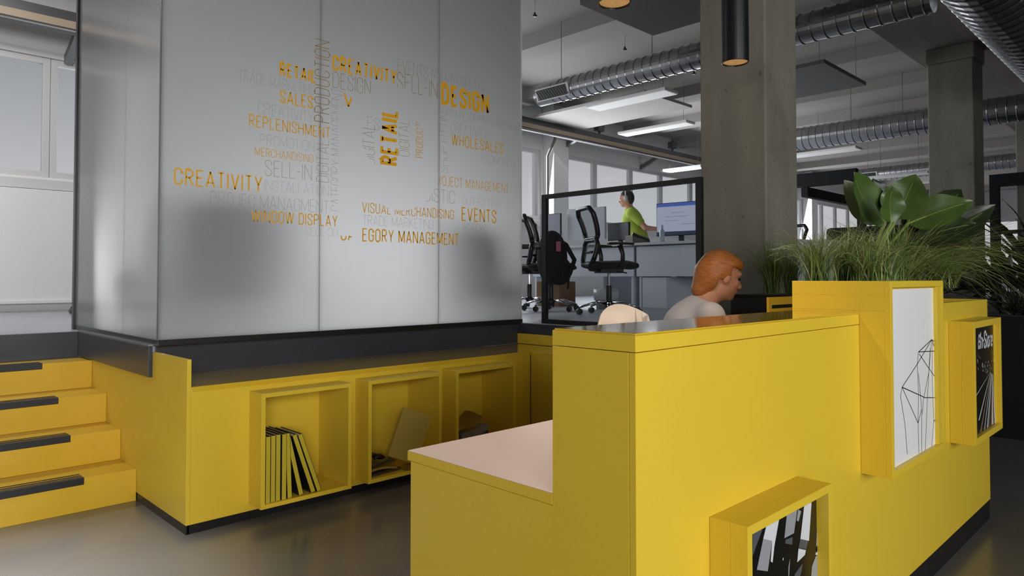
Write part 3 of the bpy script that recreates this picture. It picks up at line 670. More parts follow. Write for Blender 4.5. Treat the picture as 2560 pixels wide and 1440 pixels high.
y3 = .806
ps = MB(); ps.box(1.5375, 1.9825, y3, y3+.005, .1375, .6575); ps.build('poster', INK, db3)
am = MB()
def pq(zx, zy):
    px, py = 1740+zx/3.122, 1160+zy/3.122; d = FWD+RGT*((px-1280)/F_PX)-UPV*((py-PPY)/F_PX); q = CAMP+d*((y3-.0007)/d.y); return (q.x, q.y, q.z)
for mi, pts in ((1, ((548, 488), (648, 436), (612, 640), (598, 770), (583, 760), (595, 600), (525, 583))), (0, ((525, 583), (595, 600), (560, 838), (475, 826))),
                (0, ((708, 400), (790, 360), (765, 540), (690, 580))), (0, ((797, 355), (822, 370), (800, 450), (785, 440))), (1, ((845, 322), (902, 300), (882, 600), (815, 585))),
                (2, ((815, 586), (875, 600), (860, 665), (800, 655))), (1, ((800, 660), (858, 672), (850, 710), (790, 768))), (0, ((955, 270), (988, 248), (975, 640), (935, 700))),
                (1, ((940, 640), (1000, 620), (992, 718), (932, 708))), (1, ((990, 247), (1008, 240), (1003, 525), (997, 530))), (0, ((935, 718), (968, 714), (965, 1100), (880, 1100), (905, 800))),
                (2, ((442, 545), (520, 508), (470, 640), (442, 720))), (2, ((700, 590), (755, 570), (750, 630), (695, 620))), (0, ((735, 735), (728, 850), (718, 1000), (722, 800))),
                (2, ((770, 860), (832, 775), (825, 830), (780, 1000), (760, 1000))), (1, ((678, 735), (684, 730), (682, 752), (676, 752))), (2, ((600, 900), (640, 880), (560, 1150), (520, 1150)))):
    am.mi = mi; am.quad(*[pq(*p) for p in pts])
am.build('abstract_print', [INKG, INKW, mat('print_shade', srgb(84, 86, 92), .3)], db3)

# ------------------------------------------------------------------ plants
def grass(label, x, y, z, n, length, spread, seed, pale=.3, lean=(0, 0)):
    R = random.Random(seed); mb = MB()
    for k in range(int(n*1.25)):
        a = R.uniform(0, 2*PI); L = 1.25*length*R.uniform(.5, 1.0); out = .85*spread*R.uniform(.1, 1.0)*L; wd = R.uniform(.0011, .0024)
        bx, by = x+R.gauss(0, .02), y+R.gauss(0, .018)
        dx, dy = math.cos(a)+lean[0], math.sin(a)+lean[1]
        droop = R.uniform(.0, .9)*out; pts = []
        N = 7; ph = R.uniform(-.3, .3)
        for i in range(N):
            t = i/(N-1); r = out*(t**1.5); h = L*(t*.95-.25*t*t)-droop*t**3
            pts.append(Vector((bx+dx*r-dy*ph*r*t, by+dy*r+dx*ph*r*t, z+max(h, -.02 if t < .3 else -.2))))
        mb.mi = 1 if R.random() < pale else 0
        sd = Vector((-dy, dx, 0)).normalized() if R.random() < .5 else Vector((dx, dy, .4)).normalized()
        vs = []
        for i, p in enumerate(pts):
            w = wd*(1-.85*(i/(N-1))**2); vs += [p-sd*w, p+Vector((0, 0, w*.8)), p+sd*w]
        fs = []
        for i in range(N-1):
            fs += [(i*3, i*3+1, i*3+4, i*3+3), (i*3+1, i*3+2, i*3+5, i*3+4)]
        mb.add(vs, fs)
    o = mb.build('grass_plant', [GRASS1, GRASS2], None, smooth=True); o.location.z = z
    zmin = min(v.co.z for v in o.data.vertices)
    base = Vector((x, y, z)); off = o.location-base
    for v in o.data.vertices: v.co += Vector((off.x, off.y, 0))
    o.location = base
    # build() put the lowest vertex at zero: shift back so that roots sit in the soil
    return tag(o, label, 'grass plant', 'grasses in the counter planters')
def grass_fix(o): return o
GT1, GT2 = 1.222, 1.115
grass('grass tuft at the left corner of the tall planter box', 2.575, 1.03, GT1, 190, .28, .7, 1, .2, (-.08, .12))
grass('grass tuft at the near left corner over the white poster', 2.62, .87, GT1, 120, .24, .7, 2, .3)
grass('grass tuft left of the broad leaved plant stem', 2.72, .99, GT1, 170, .29, .65, 3, .3)
grass('grass tuft below the broad leaved plant, middle of tall planter', 2.86, .90, GT1, 150, .28, .7, 4, .3)
grass('grass tuft behind the broad leaved plant stem', 2.93, 1.04, GT1, 150, .32, .6, 5, .2)
grass('grass tuft at the right end of the tall planter box', 3.06, .93, GT1, 160, .30, .75, 6, .35)
grass('big arching grass clump in the low trough beside the tall box', 3.28, .985, GT2, 300, .52, 1.1, 7, .4, (.25, -.1))
grass('pale arching grass clump in the low trough left of centre', 3.52, 1.00, GT2, 260, .52, 1.15, 8, .45, (.2, -.1))
grass('arching grass clump in the middle of the low trough', 3.78, 1.00, GT2, 230, .48, 1.1, 9, .35, (.2, 0))
grass('drooping grass clump at the right end of the low trough', 4.10, .99, GT2, 230, .50, 1.2, 10, .4, (.35, -.15))
# black pot behind the upstand with tall dark grass
bp = thing('planter', 'black planter box behind the yellow upstand near the concrete column', 'planter', (4.21, 1.93, 0))
m = MB(); m.box(3.96, 4.46, 1.74, 2.12, 0, 1.13); m.build('box', BLK, bp, bevel=.004)
m = MB(); m.box(3.975, 4.445, 1.755, 2.105, 1.1305, 1.15); m.build('soil', SOIL, bp)
grass('dark grass clump in black planter at its left end', 4.06, 1.9, 1.15, 220, .46, .55, 11, .05, (-.1, .1))
grass('dark grass clump in black planter at its right end', 4.30, 1.9, 1.15, 200, .46, .6, 12, .1)

def leaf_mesh(base, tip, width, face, bend=0.08, fold=0.25, n=14, m=4):
    """broad blade from base to tip: width across, folded along the midrib, bending towards -face"""
    base, tip = Vector(base), Vector(tip); ax = tip-base; L = ax.length; t = ax.normalized(); f = Vector(face); f = (f-t*f.dot(t)).normalized(); sd = t.cross(f)
    vs = []; fs = []; mb = MB()
    for i in range(n+1):
        u = i/n; prof = (math.sin(PI*min(1, u**.8))**.75)*(1-.15*u) if 0 < u < 1 else 0.02
        c = base+t*L*u+f*(math.sin(PI*u)*-bend*L)
        for j in range(-m, m+1):
            v = j/m; w = width/2*prof*v
            vs.append(c+sd*w+f*(fold*abs(w)+.004*math.sin(u*16+v*2)*abs(v)))
    K = 2*m+1
    for i in range(n):
        for j in range(K-1): fs.append((i*K+j, i*K+j+1, (i+1)*K+j+1, (i+1)*K+j))
    mb.add(vs, fs)
    mid = [base+t*L*i/n+f*(math.sin(PI*i/n)*-bend*L)+f*.001 for i in range(n)]
    return mb, mid
bl = thing('broad_leaved_plant', 'broad leaved green plant standing up from the tall planter box', 'plant', (2.98, 1.0, GT1))
root = Vector((2.98, 1.0, GT1))
tocam = (CAMP-root).normalized()
LV = [  # base px, tip px, depth base, depth tip, width, facing mix (right, toward camera), material, bend
 ((2212, 556), (2134, 430), 2.86, 2.78, .155, (.35, 1), LEAF, .10), ((2196, 560), (2110, 450), 2.93, 2.93, .10, (-.5, .8), LEAFP, .03),
 ((2228, 556), (2230, 465), 2.74, 2.70, .105, (.25, 1), LEAF, .06), ((2240, 548), (2290, 436), 2.83, 2.80, .145, (-.4, 1), LEAF, .10),
 ((2225, 545), (2182, 445), 2.98, 3.02, .12, (.2, 1), LEAFD, .08), ((2268, 560), (2432, 503), 3.0, 2.95, .13, (-.1, .6), LEAF, -.05),
 ((2285, 580), (2405, 476), 3.12, 3.25, .11, (.1, .7), LEAFD, -.10), ((2300, 605), (2488, 513), 3.1, 3.2, .15, (0, .6), LEAFD, .12),
 ((2300, 596), (2440, 560), 3.05, 3.05, .15, (-.1, .5), LEAFD, -.06), ((2262, 575), (2345, 498), 3.15, 3.2, .12, (-.2, .8), LEAFD, .02)]
for (b, t_, db, dt, wd, fm, mm, bd) in LV:
    B, T = at(*b, db), at(*t_, dt)
    face = RGT*fm[0]-FWD*fm[1]+Vector((0, 0, .35))
    mb, mid = leaf_mesh(B, T, wd*1.28, face, bd)
    mb.mi = 1; mb.tube(mid[1:-1], .0016, 5, False); lf = mb.build('leaf', [mm, STEMM], bl, smooth=True)
    sm = MB(); jt = root+(B-root)*.45+Vector((random.uniform(-.01, .01), 0, .03)); sm.tube([root+Vector((random.uniform(-.015, .015), random.uniform(-.01, .01), 0)), jt, B, mid[4]], [.010, .008, .006, .003], 8); sm.build('leaf_stalk', STEMM if mm is LEAF else LEAFD, lf, smooth=True)

def bush(label, x, y, z, n, L, seed, mat_=LEAFD, up=.6, wd=.07, pot=True, name='foliage_plant'):
    R = random.Random(seed); t = thing(name, label, 'plant', (x, y, z))
    mb = MB(); sm = MB()
    for k in range(n):
        a = R.uniform(0, 2*PI); el = R.uniform(.15, 1.3); l = L*R.uniform(.5, 1); st0 = Vector((x+R.gauss(0, .05), y+R.gauss(0, .05), z))
        d = Vector((math.cos(a)*math.cos(el), math.sin(a)*math.cos(el), math.sin(el)))
        B = st0+d*l*.45; T = B+(d+Vector((0, 0, -.35))).normalized()*l*.55
        q, mid = leaf_mesh(B, T, wd*R.uniform(.7, 1.3), Vector((0, 0, 1))+Vector((R.uniform(-.4, .4), R.uniform(-.4, .4), 0)), -.08, .2, 7, 2); mb.add(q.v, q.f)
        sm.tube([st0, st0+d*l*.25+Vector((0, 0, .02)), B], [.006, .005, .003], 5)
    mb.build('foliage', mat_, t, smooth=True); sm.build('stems', LEAFD, t, smooth=True)
    return t
# long black planter on the lower floor right of the counter
lp = thing('planter', 'long black planter box full of dark plants beyond the counter', 'planter', (9.3, 1.2, 0))
m = MB(); m.box(6.6, 12.6, .82, 1.62, 0, .92); m.build('box', BLK, lp, bevel=.006)
m = MB(); m.box(6.62, 12.58, .84, 1.60, .9205, .95); m.build('soil', SOIL, lp)
LB = ['dark leafy plant at the near end of the long black planter', 'dark leafy plant second from the near end of long black planter', 'spreading dark plant in the middle of the long black planter',
      'dark bushy plant past the middle of the long black planter', 'tall dark plant towards the far end of the long black planter', 'dark plant at the far end of the long black planter']
for i in range(6):
    bush(LB[i], 7.0+1.0*i, 1.1+.08*(-1)**i, .95, 46, 1.0+.1*(i % 3), 40+i, LEAFD, .6, .12)
bush('spiky dark palm in the long black planter by the frame edge', 7.45, .95, .95, 40, 1.25, 60, LEAFD, 1, .045, name='palm_plant')

# ------------------------------------------------------------------ pendants, ducts and ceiling fittings
def pendant(label, x, y, z, r, h, pw):
    t = thing('pendant_lamp', label, 'lamp', (x, y, z), 0, 'black cylinder pendants over the counter')
    m = MB(); m.lathe([(r-.004, 0.012), (r-.002, 0), (r, .002), (r, h-.003), (r-.003, h), (.004, h)], (x, y, z), 40); m.build('housing', BLKMET, t, smooth=False, bevel=0)
    m = MB(); m.lathe([(.001, .012), (r-.006, .006), (r-.004, .012), (.001, .018)], (x, y, z), 32); m.build('reflector', WARM, t, smooth=True)
    m = MB(); m.tube([(x, y, z+h), (x, y, 4.6)], .003, 6); m.build('cable', BLKP, t)
    l = bpy.data.lights.new('pendant_spot', 'SPOT'); l.energy = pw; l.spot_size = math.radians(110); l.spot_blend = .8; l.color = (1, .80, .62); l.shadow_soft_size = r*.8
    o = bpy.data.objects.new('pendant_spot', l); COL.objects.link(o); o.parent = t; o.location = (0, 0, -.02)
pendant('black cylinder pendant lamp hanging in front of the concrete column', 2.9, 1.52, 2.215, .059, .62, 32)
pendant('black cylinder pendant lamp cut off by the top of the picture', 1.985, 1.50, 2.225, .059, .62, 32)

def ridged(mb, axis, c, a, b, r, pitch=.12, seg=28):
    prof = [(r, a)]; x = a; d = 1 if b > a else -1
    n = int(abs(b-a)/pitch)
    for i in range(n):
        x0 = a+d*pitch*(i+.0)
        prof += [(r, x0+d*pitch*.80), (r+.010, x0+d*pitch*.86), (r+.010, x0+d*pitch*.92), (r, x0+d*pitch*.98)]
    prof.append((r, b))
    mb.lathe(prof, c, seg, axis)
def duct(label, x, z, r, y0, y1, grille, hang):
    t = thing('air_duct', label, 'air duct', (x, (y0+y1)/2, z-r), 0)
    m = MB(); ridged(m, 'y', (x, 0, z), y1-.30, y0, r); m.build('pipe', STEEL, t, smooth=False)
    m = MB(); m.lathe([(.02, y1+.02), (r*.8, y1+.02), (r, y1), (r, y1-.29)], (x, 0, z), 28, 'y'); m.build('end_cap', STEEL, t, smooth=False)
    if grille:
        g = MB(); ang = math.radians(163)
        Mx = Matrix.Translation((x, y1-.35, z)) @ Matrix.Rotation(ang, 4, 'Y') @ Matrix.Translation((r+.012, 0, 0))
        g.obox(Mx, .02, .56, r*1.15); gp = g.build('grille', WHITEM, t)
        g = MB()
        for k in range(12): g.obox(Mx @ Matrix.Translation((.013, -.23+.042*k, 0)) @ Matrix.Rotation(.5, 4, 'X'), .006, .012, r*.95)
        g.obox(Mx @ Matrix.Translation((.0105, 0, 0)), .003, .50, r*.95); g.build('louvres', BLKP, gp)
    for yy in hang:
        h = MB(); h.tube([(x, yy, z+r), (x, yy, 4.6)], .004, 6); h.build('hanger', GREYM, t)
duct('silver spiral air duct with a louvred grille passing behind the front column', 6.80, 3.69, .14, 1.72, 6.38, True, (6.0, 4.6, 3.2))
duct('silver spiral air duct between the two concrete columns', 12.42, 3.74, .195, 1.69, 6.3, False, (5.4, 4.4, 3.6))
duct('distant pale spiral air duct with open end above the black room', 17.65, 3.70, .155, 1.0, 6.25, True, (5.6, 4.8))
t = thing('air_duct', 'large dark spiral air duct crossing the top right corner', 'air duct', (9, 1.22, 3.3))
m = MB(); ridged(m, 'x', (0, 1.31, 3.77), 4.6, 14.9, .36, .16, 32); m.build('pipe', STEEL, t, smooth=False)
for xx in (6, 8.5, 11, 13.5): m = MB(); m.tube([(xx, 1.31, 4.12), (xx, 1.31, 4.6)], .006, 6); m.build('hanger', GREYM, t)

def hung_panel(label, x0, x1, y0, y1, z, th, m, name='acoustic_panel', cat='acoustic panel', zc=4.595):
    t = thing(name, label, cat, ((x0+x1)/2, (y0+y1)/2, z))
    b = MB(); b.box(x0, x1, y0, y1, z, z+th); b.build('panel', m, t, bevel=.004)
    for xx in (x0+.1, x1-.1):
        for yy in (y0+.1, y1-.1):
            h = MB(); h.tube([(xx, yy, z+th), (xx, yy, zc)], .003, 5); h.build('wire', GREYM, t)
hung_panel('grey square acoustic panel hanging behind the cut-off pendant lamp', 5.18, 6.42, 3.0, 4.33, 3.9, .05, PANELM)
hung_panel('grey square acoustic panel hanging right of the front column', 8.74, 10.18, 3.4, 4.85, 3.9, .05, PANELM)
hung_panel('pale acoustic panel hanging above the office windows', 9.1, 10.5, 6.3, 8.7, 4.15, .05, PANELW)
hung_panel('far pale acoustic panel hanging beyond the strip lights', 14.2, 14.9, 4.2, 5.8, 4.1, .05, PANELW)
def strip_light(label, x0, x1, y0, y1, z):
    t = thing('strip_light', label, 'ceiling light', ((x0+x1)/2, (y0+y1)/2, z))
    b = MB(); b.box(x0, x1, y0, y1, z+.012, z+.05); b.build('housing', WHITEM, t, bevel=.002)
    b = MB(); b.box(x0+.012, x1-.012, y0+.012, y1-.012, z, z+.0118); b.build('diffuser', LUMI, t)
    for yy in (y0+.15, y1-.15):
        h = MB(); h.tube([((x0+x1)/2, yy, z+.05), ((x0+x1)/2, yy, 4.6)], .003, 5); h.build('wire', GREYM, t)
strip_light('white strip light hanging below the grilled air duct', 8.72, 9.08, 5.68, 7.18, 4.0)
strip_light('second white strip light, above the office windows', 10.8, 11.1, 6.6, 8.1, 4.0)
strip_light('white strip light right of the front column, below the duct', 15.2, 15.6, 5.3, 7.2, 3.95)
strip_light('far white strip light behind the tall leaves', 16.8, 17.1, 4.4, 5.8, 3.5)
strip_light('white strip light low beside the front column above the desks', 13.15, 13.45, 7.7, 8.7, 3.6)

def sprinkler(label, p):
    t = thing('sprinkler_head', label, 'sprinkler', (p.x, p.y, p.z), 0, 'sprinkler heads')
    m = MB(); m.lathe([(.012, .05), (.012, .02), (.03, .018), (.03, .01), (.02, 0)], tuple(p), 12); m.build('head', BLKP, t)
    m = MB(); m.tube([(p.x, p.y, p.z+.05), (p.x, p.y, 4.6)], .006, 6); m.build('pipe', WHITEM, t)
def atz(px, py, z):
    d = FWD+RGT*((px-1280)/F_PX)-UPV*((py-PPY)/F_PX); return CAMP+d*((z-CAM_Z)/d.z)
for (q, l) in (((1337, 42), 'black sprinkler head on the ceiling beside the glass room edge'), ((1562, 126), 'black sprinkler head above the silver duct'), ((1735, 186), 'black sprinkler head close to the column under the duct'), ((1402, 259), 'black sprinkler head just below the duct grille')):
    sprinkler(l, atz(*q, 4.40))

# curtain-rail trunking along the window wall
tr = thing('light_rail', 'long steel light rail hung along the window wall on brackets', 'light rail', (6, 8.85, 3.85))
m = MB(); m.box(-3, 17.5, 8.80, 8.90, 4.06, 4.17); m.build('upper_channel', GREYM, tr, bevel=.004)
m = MB(); m.box(-3, 17.5, 8.76, 8.92, 3.97, 4.055); m.build('diffuser_channel', mat('rail_cream', srgb(190, 172, 150), .5), tr, bevel=.004)
m = MB(); m.tube([(-3, 8.74, 3.93), (17.5, 8.74, 3.93)], .035, 10); m.build('tube_rail', GREYM, tr, smooth=True)
for xx in (-1.0, 1.95, 5.5, 10.35, 13.2, 16.0):
    m = MB(); m.prism([(8.72, 3.93), (9.25, 3.70), (9.25, 3.80), (8.80, 3.98)], 'x', xx-.04, xx+.04); m.build('bracket', GREYM, tr)
for xx in (11.2, 13.9):
    m = MB(); m.box(xx-.02, xx+.02, 8.84, 8.87, 4.17, 4.42); m.box(xx-.10, xx+.10, 8.8, 8.92, 4.24, 4.38); m.build('hanger', GREYM, tr)
m = MB(); m.tube([(9.95, 8.93, 4.0), (9.93, 8.93, 3.9), (9.72, 8.93, 3.55), (9.72, 8.93, 3.3), (9.72, 8.93, PZ+.02)], .028, 8); tag(m.build('conduit_pipe', GREYM, None, smooth=True), 'thin grey conduit pipe running down the white wall post', 'pipe')

# ------------------------------------------------------------------ balustrade and black framed room
ba = thing('balustrade', 'black framed glass balustrade at the edge of the raised office', 'balustrade', (4.16, 3.15, PZ))
for (yy, nm) in ((2.425, 'post'), (3.832, 'post')):
    m = MB(); m.box(4.14, 4.18, yy, yy+.04, .0 if yy < 2.9 else PZ, 1.925); m.build(nm, BFRAME, ba, bevel=.002)
m = MB(); m.box(4.14, 4.18, 2.465, 3.832, 1.89, 1.925); m.build('top_rail', BFRAME, ba, bevel=.002)
m = MB(); m.box(4.14, 4.18, 2.465, 3.832, PZ+.0, PZ+.035); m.build('bottom_rail', BFRAME, ba, bevel=.002)
m = MB(); m.box(4.156, 4.164, 2.466, 3.831, PZ+.036, 1.889); m.build('glass_pane', PANE, ba)

br = thing('glass_room', 'black framed glass room seen past the big leaves', 'glass room', (16, 4, PZ))
BMATT = mat('black_matte', srgb(24, 24, 26), 0.8, spec=0.15)
m = MB(); m.box(15.2, 15.35, 5.3, 6.6, 3.24, 3.53); m.box(15.2, 15.35, -.5, 2.98, 2.92, 3.14); m.build('lintel', BMATT, br)
m = MB(); m.box(15.2, 26, 6.3, 6.44, 3.02, 3.23); m.build('lintel', BMATT, br)
for yy in (5.15, 2.84, .9): m = MB(); m.box(15.2, 15.35, yy, yy+.14, PZ if yy > 2.9 else 0, 3.24 if yy > 3 else 2.92); m.build('post', BMATT, br)
for xx in (25.8,): m = MB(); m.box(xx, xx+.12, 6.3, 6.44, PZ, 3.02); m.build('post', BMATT, br)
m = MB(); m.box(15.25, 15.32, -.5, 2.84, 2.05, 2.12); m.build('mid_rail', BMATT, br)
m = MB(); m.box(15.27, 15.28, 1.04, 2.83, 0.02, 2.9); m.build('glass_pane', PANE, br)
so = thing('sofa', 'dark high-backed sofa behind the planter grass', 'sofa', (11.7, 3.7, PZ))
m = MB(); m.box(11.46, 12.1, 3.0, 4.38, PZ+.15, PZ+.5); m.build('seat', BLKF, so, bevel=.05)
m = MB(); m.box(11.2, 11.45, 3.0, 4.38, PZ+.15, PZ+1.15); m.build('backrest', BLKF, so, bevel=.06)
for xx in (11.3, 12.0):
    for yy in (3.06, 4.27): m = MB(); m.box(xx, xx+.05, yy, yy+.05, PZ, PZ+.149); m.build('leg', BLKP, so)

# ------------------------------------------------------------------ office desks
def desk(label, x, y0, y1, leg_at):
    t = thing('desk', label, 'desk', (x+.4, (y0+y1)/2, PZ), 0, 'office desks')
    m = MB(); m.box(x-.06, x+.74, y0, y1, 1.655, 1.685); m.build('desktop', DESKT, t, bevel=.002)
    m = MB(); m.box(x, x+.02, y0+.02, y1-.005, 1.27, 1.64); m.build('modesty_panel', DESKG, t, bevel=.001)
    for yy in leg_at: m = MB(); m.box(x+.022, x+.70, yy, yy+.03, PZ, 1.654); m.build('leg_panel', DESKG, t, bevel=.001)
    m = MB(); m.box(x+.01, x+.1, y0+.3, y0+.55, 1.60, 1.654); m.build('cable_tray', BLKP, t)
    return t
desk('grey office desk at right whose panel faces the balustrade', 7.2, 3.30, 5.12, (3.32, 5.06))
desk('grey office desk behind the mesh chair', 7.2, 5.14, 6.9, (5.18, 6.85))
desk('grey office desk of the back row carrying the lit monitor', 8.0, 3.1, 5.0, (3.12, 4.94))
desk('grey office desk of the back row beside the standing person', 8.0, 5.02, 6.3, (5.05, 6.25))
p_ = MB(); p_.box(7.225, 7.85, 4.70, 5.05, PZ, 1.26); tag(p_.build('pedestal', DESKG, None, bevel=.004), 'grey drawer pedestal under the right office desk', 'cabinet')

def monitor(label, c, rz, w, h, m_face, m_back=BLKP, extra=None, group=None):
    t = thing('monitor', label, 'monitor', (c[0], c[1], 1.6855), rz, group)
    zc = c[2]-1.6855
    m = MB(); m.box(-.015, .02, -w/2, w/2, zc-h/2, zc+h/2); m.build('housing', m_back, t, local=True, bevel=.004)
    m = MB(); m.box(-.0165, -.0152, -w/2+.008, w/2-.008, zc-h/2+.012, zc+h/2-.008); s = m.build('screen', m_face, t, local=True)
    m = MB(); m.box(.021, .05, -.03, .03, .012, zc); m.build('stand', m_back, t, local=True)
    m = MB(); m.box(-.07, .13, -.12, .12, .0, .012); m.build('foot', m_back, t, local=True, bevel=.003)
    if extra:
        m = MB(); m.box(-.0175, -.0167, -w/2+.008, w/2-.008, zc+h/2-.05, zc+h/2-.008); m.build('title_bar', SCREENB, s, local=True)
        m = MB(); m.box(-.0175, -.0167, -w/2+.008, w/2-.008, zc-h/2+.012, zc-h/2+.055); m.build('task_bar', SCREEND, s, local=True)
        m = MB()
        for k, (u, v) in enumerate(((-.05, .10), (-.12, .2), (.02, .2), (-.2, -.02))): m.box(-.0175, -.0167, u, v, zc+.08-.05*k, zc+.083-.05*k)
        m.build('text_lines', SCREEND, s, local=True)
    return t
a = at(1700, 547, 8.75)
monitor('lit monitor with blue title bar beside the black frame post', (a.x, a.y, a.z), 0.1, .64, .42, SCREEN, BLKP, True)
a = at(1466, 560, 9.6); monitor('large pale monitor seen from behind the mesh chair', (a.x, a.y, a.z), 0.05, .64, .44, SCR, SCR)
a = at(1547, 579, 9.4); monitor('smaller black monitor between pale monitor and telephone', (a.x, a.y, a.z), -.1, .38, .24, mat('dark_screen', srgb(70, 72, 76), .3))
a = at(1377, 563, 9.9); monitor('dark blue topped monitor behind the draped chair', (a.x, a.y, a.z), .1, .36, .32, mat('mon_half', srgb(150, 152, 165), .4))
ph = thing('telephone', 'brown desk telephone on the office desk by the black monitor', 'telephone', tuple(at(1590, 588, 8.85).xy)+(1.6855,), -.5)
m = MB(); m.prism([(-.10, 0), (.10, 0), (.10, .02), (-.06, .10), (-.10, .10)], 'y', -.11, .11); m.build('body', mat('phone_brown', srgb(92, 78, 64), .4), ph, local=True, bevel=.005)
m = MB(); m.ftube([(-.11, -.13, .115), (-.02, -.135, .085), (.09, -.13, .05)], [.03, .018, .03], [.02, .014, .02], (0, 0, 1)); m.build('handset', BLKP, ph, local=True, smooth=True)
m = MB(); m.box(.0, .07, -.02, .08, .06, .064); m.build('keypad', mat('keypad', srgb(150, 140, 124), .4), ph, local=True)
a = at(1655, 580, 8.5)
bo = thing('water_bottle', 'clear water bottle standing at the lower left of the lit monitor', 'bottle', (a.x, a.y, 1.6855))
m = MB(); m.lathe([(.03, 0), (.032, .02), (.032, .13), (.014, .17), (.013, .19)], (a.x, a.y, 1.6855), 16); m.build('body', mat('bottle_plastic', srgb(170, 184, 200), .2), bo, smooth=True)
m = MB(); m.lathe([(.015, .1905), (.015, .21)], (a.x, a.y, 1.6855), 14); m.build('cap', WHITEM, bo)
a = at(1515, 735, 8.35)
bi = thing('waste_bin', 'grey waste bin with a clear liner under the desk behind the mesh chair', 'bin', (a.x, a.y, PZ))
m = MB(); m.lathe([(.11, 0), (.115, .005), (.14, .17), (.135, .17), (.11, .01)], (a.x, a.y, PZ), 20); m.build('bucket', mat('bin_grey', srgb(120, 124, 128), .4), bi, smooth=True)
m = MB(); m.lathe([(.142, .10), (.155, .17), (.150, .235), (.135, .22)], (a.x, a.y, PZ), 18); m.build('liner', BAGM, bi, smooth=True)
a = at(1390, 735, 9.2)
m = MB(); m.box(a.x-.16, a.x+.16, a.y-.2, a.y+.2, PZ, PZ+.32); tag(m.build('cardboard_box', CARD, None, bevel=.004), 'brown cardboard box on the floor under the left desk', 'box')

# ------------------------------------------------------------------ office chairs
def office_chair(label, loc, rz, mesh_back=True):
    t = thing('office_chair', label, 'chair', loc, rz, 'office chairs')
    hub = MB(); hub.lathe([(.035, .06), (.042, .075), (.045, .12), (.03, .135)], (0, 0, 0), 16); hub.build('hub', BLKP, t, local=True, smooth=True)
    for k in range(5):
        a = 2*PI*k/5+.55; d = Vector((math.cos(a), math.sin(a), 0))
        m = MB(); m.ftube([d*.03+Vector((0, 0, .11)), d*.16+Vector((0, 0, .115)), d*.30+Vector((0, 0, .075))], [.024, .020, .014], [.016, .014, .012], (0, 0, 1), 10); lg = m.build('base_arm', CHROME, t, local=True, smooth=True)
        m = MB(); cx = d*.31; m.lathe([(.012, -.024), (.030, -.022), (.030, -.006), (.018, -.004), (.018, .004), (.030, .006), (.030, .022), (.012, .024)], (cx.x, cx.y, .030), 14, 'y'); m.tube([(cx.x, cx.y, .03), (cx.x, cx.y, .075)], .010, 8); m.build('caster', BLKP, lg, local=True)
    m = MB(); m.tube([(0, 0, .12), (0, 0, .29)], .028, 14); m.build('gas_sleeve', BLKP, t, local=True)
    m = MB(); m.tube([(0, 0, .28), (0, 0, .42)], .014, 12); m.build('gas_lift', CHROME, t, local=True)
    m = MB(); m.box(-.12, .12, -.10, .10, .415, .455); m.tube([(.05, -.10, .43), (.09, -.24, .415)], .007, 8); m.build('mechanism', BLKP, t, local=True, bevel=.01)
    # seat cushion: rounded slab with a waterfall front
    m = MB(); n = 9
    m.ftube([(-.24, 0, .49), (-.20, 0, .495), (0, 0, .495), (.16, 0, .50), (.24, 0, .49), (.275, 0, .475)], [.16, .22, .245, .24, .20, .12], [.025, .04, .045, .045, .04, .02], (0, 0, 1), 20); m.build('seat', BLKF, t, local=True, smooth=True)
    # back frame: two stacked loops, curved in profile
    def prof(z): return -.235-.10*max(0, (z-.78))**1.2*1.6+.05*math.sin((z-.5)*PI/.55)
    def loop(zb, zt, wb, wt, r, mb):
        pts = []
        cs = [(-wb, zb+.05), (-wt, zt-.06), (-wt+.05, zt), (wt-.05, zt), (wt, zt-.06), (wb, zb+.05), (wb-.05, zb), (-wb+.05, zb), (-wb, zb+.05)]
        for (y0, z0), (y1, z1) in zip(cs, cs[1:]):
            for i in range(6): u = i/6; z = z0+(z1-z0)*u; pts.append((prof(z), y0+(y1-y0)*u, z))
        pts.append((prof(cs[-1][1]),)+cs[-1]); mb.ftube(pts, r, r*1.25, (1, 0, 0), 10)
    m = MB(); loop(.74, 1.06, .17, .205, .021, m); loop(.50, .76, .15, .175, .021, m); m.ftube([(prof(.5), 0, .5), (-.20, 0, .45), (-.05, 0, .44)], .04, .018, (0, 0, 1), 10); m.build('back_frame', BLKP, t, local=True, smooth=True)
    if mesh_back:
        m = MB(); g = MESHM
        for (zb, zt, wb, wt) in ((.76, 1.045, .16, .19), (.52, .74, .14, .165)):
            rows = [[(prof(zb+(zt-zb)*i/6)+.004, (wb+(wt-wb)*i/6)*(2*j/6-1), zb+(zt-zb)*i/6) for j in range(7)] for i in range(7)]
            m.add([p for r in rows for p in r], [(i*7+j, i*7+j+1, i*7+j+8, i*7+j+7) for i in range(6) for j in range(6)])
        m.build('mesh_fabric', g, t, local=True)
    m = MB(); m.ftube([(prof(.62)+.025, -.10, .62), (prof(.62)+.035, 0, .63), (prof(.62)+.025, .10, .62)], .05, .012, (0, 0, 1), 10); m.build('lumbar_pad', BLKP, t, local=True, smooth=True)
    for s in (-1, 1):
        m = MB(); m.ftube([(.03, .22*s, .45), (.03, .275*s, .46), (.03, .28*s, .60), (.0, .28*s, .69)], [.028, .026, .022, .03], .014, (0, 1, 0), 10); arm = m.build('armrest', BLKP, t, local=True, smooth=True)
        m = MB(); m.ftube([(-.12, .28*s, .70), (0, .28*s, .705), (.14, .28*s, .70)], [.035, .042, .03], .013, (0, 0, 1), 12); m.build('arm_pad', BLKP, arm, local=True, smooth=True)
    return t
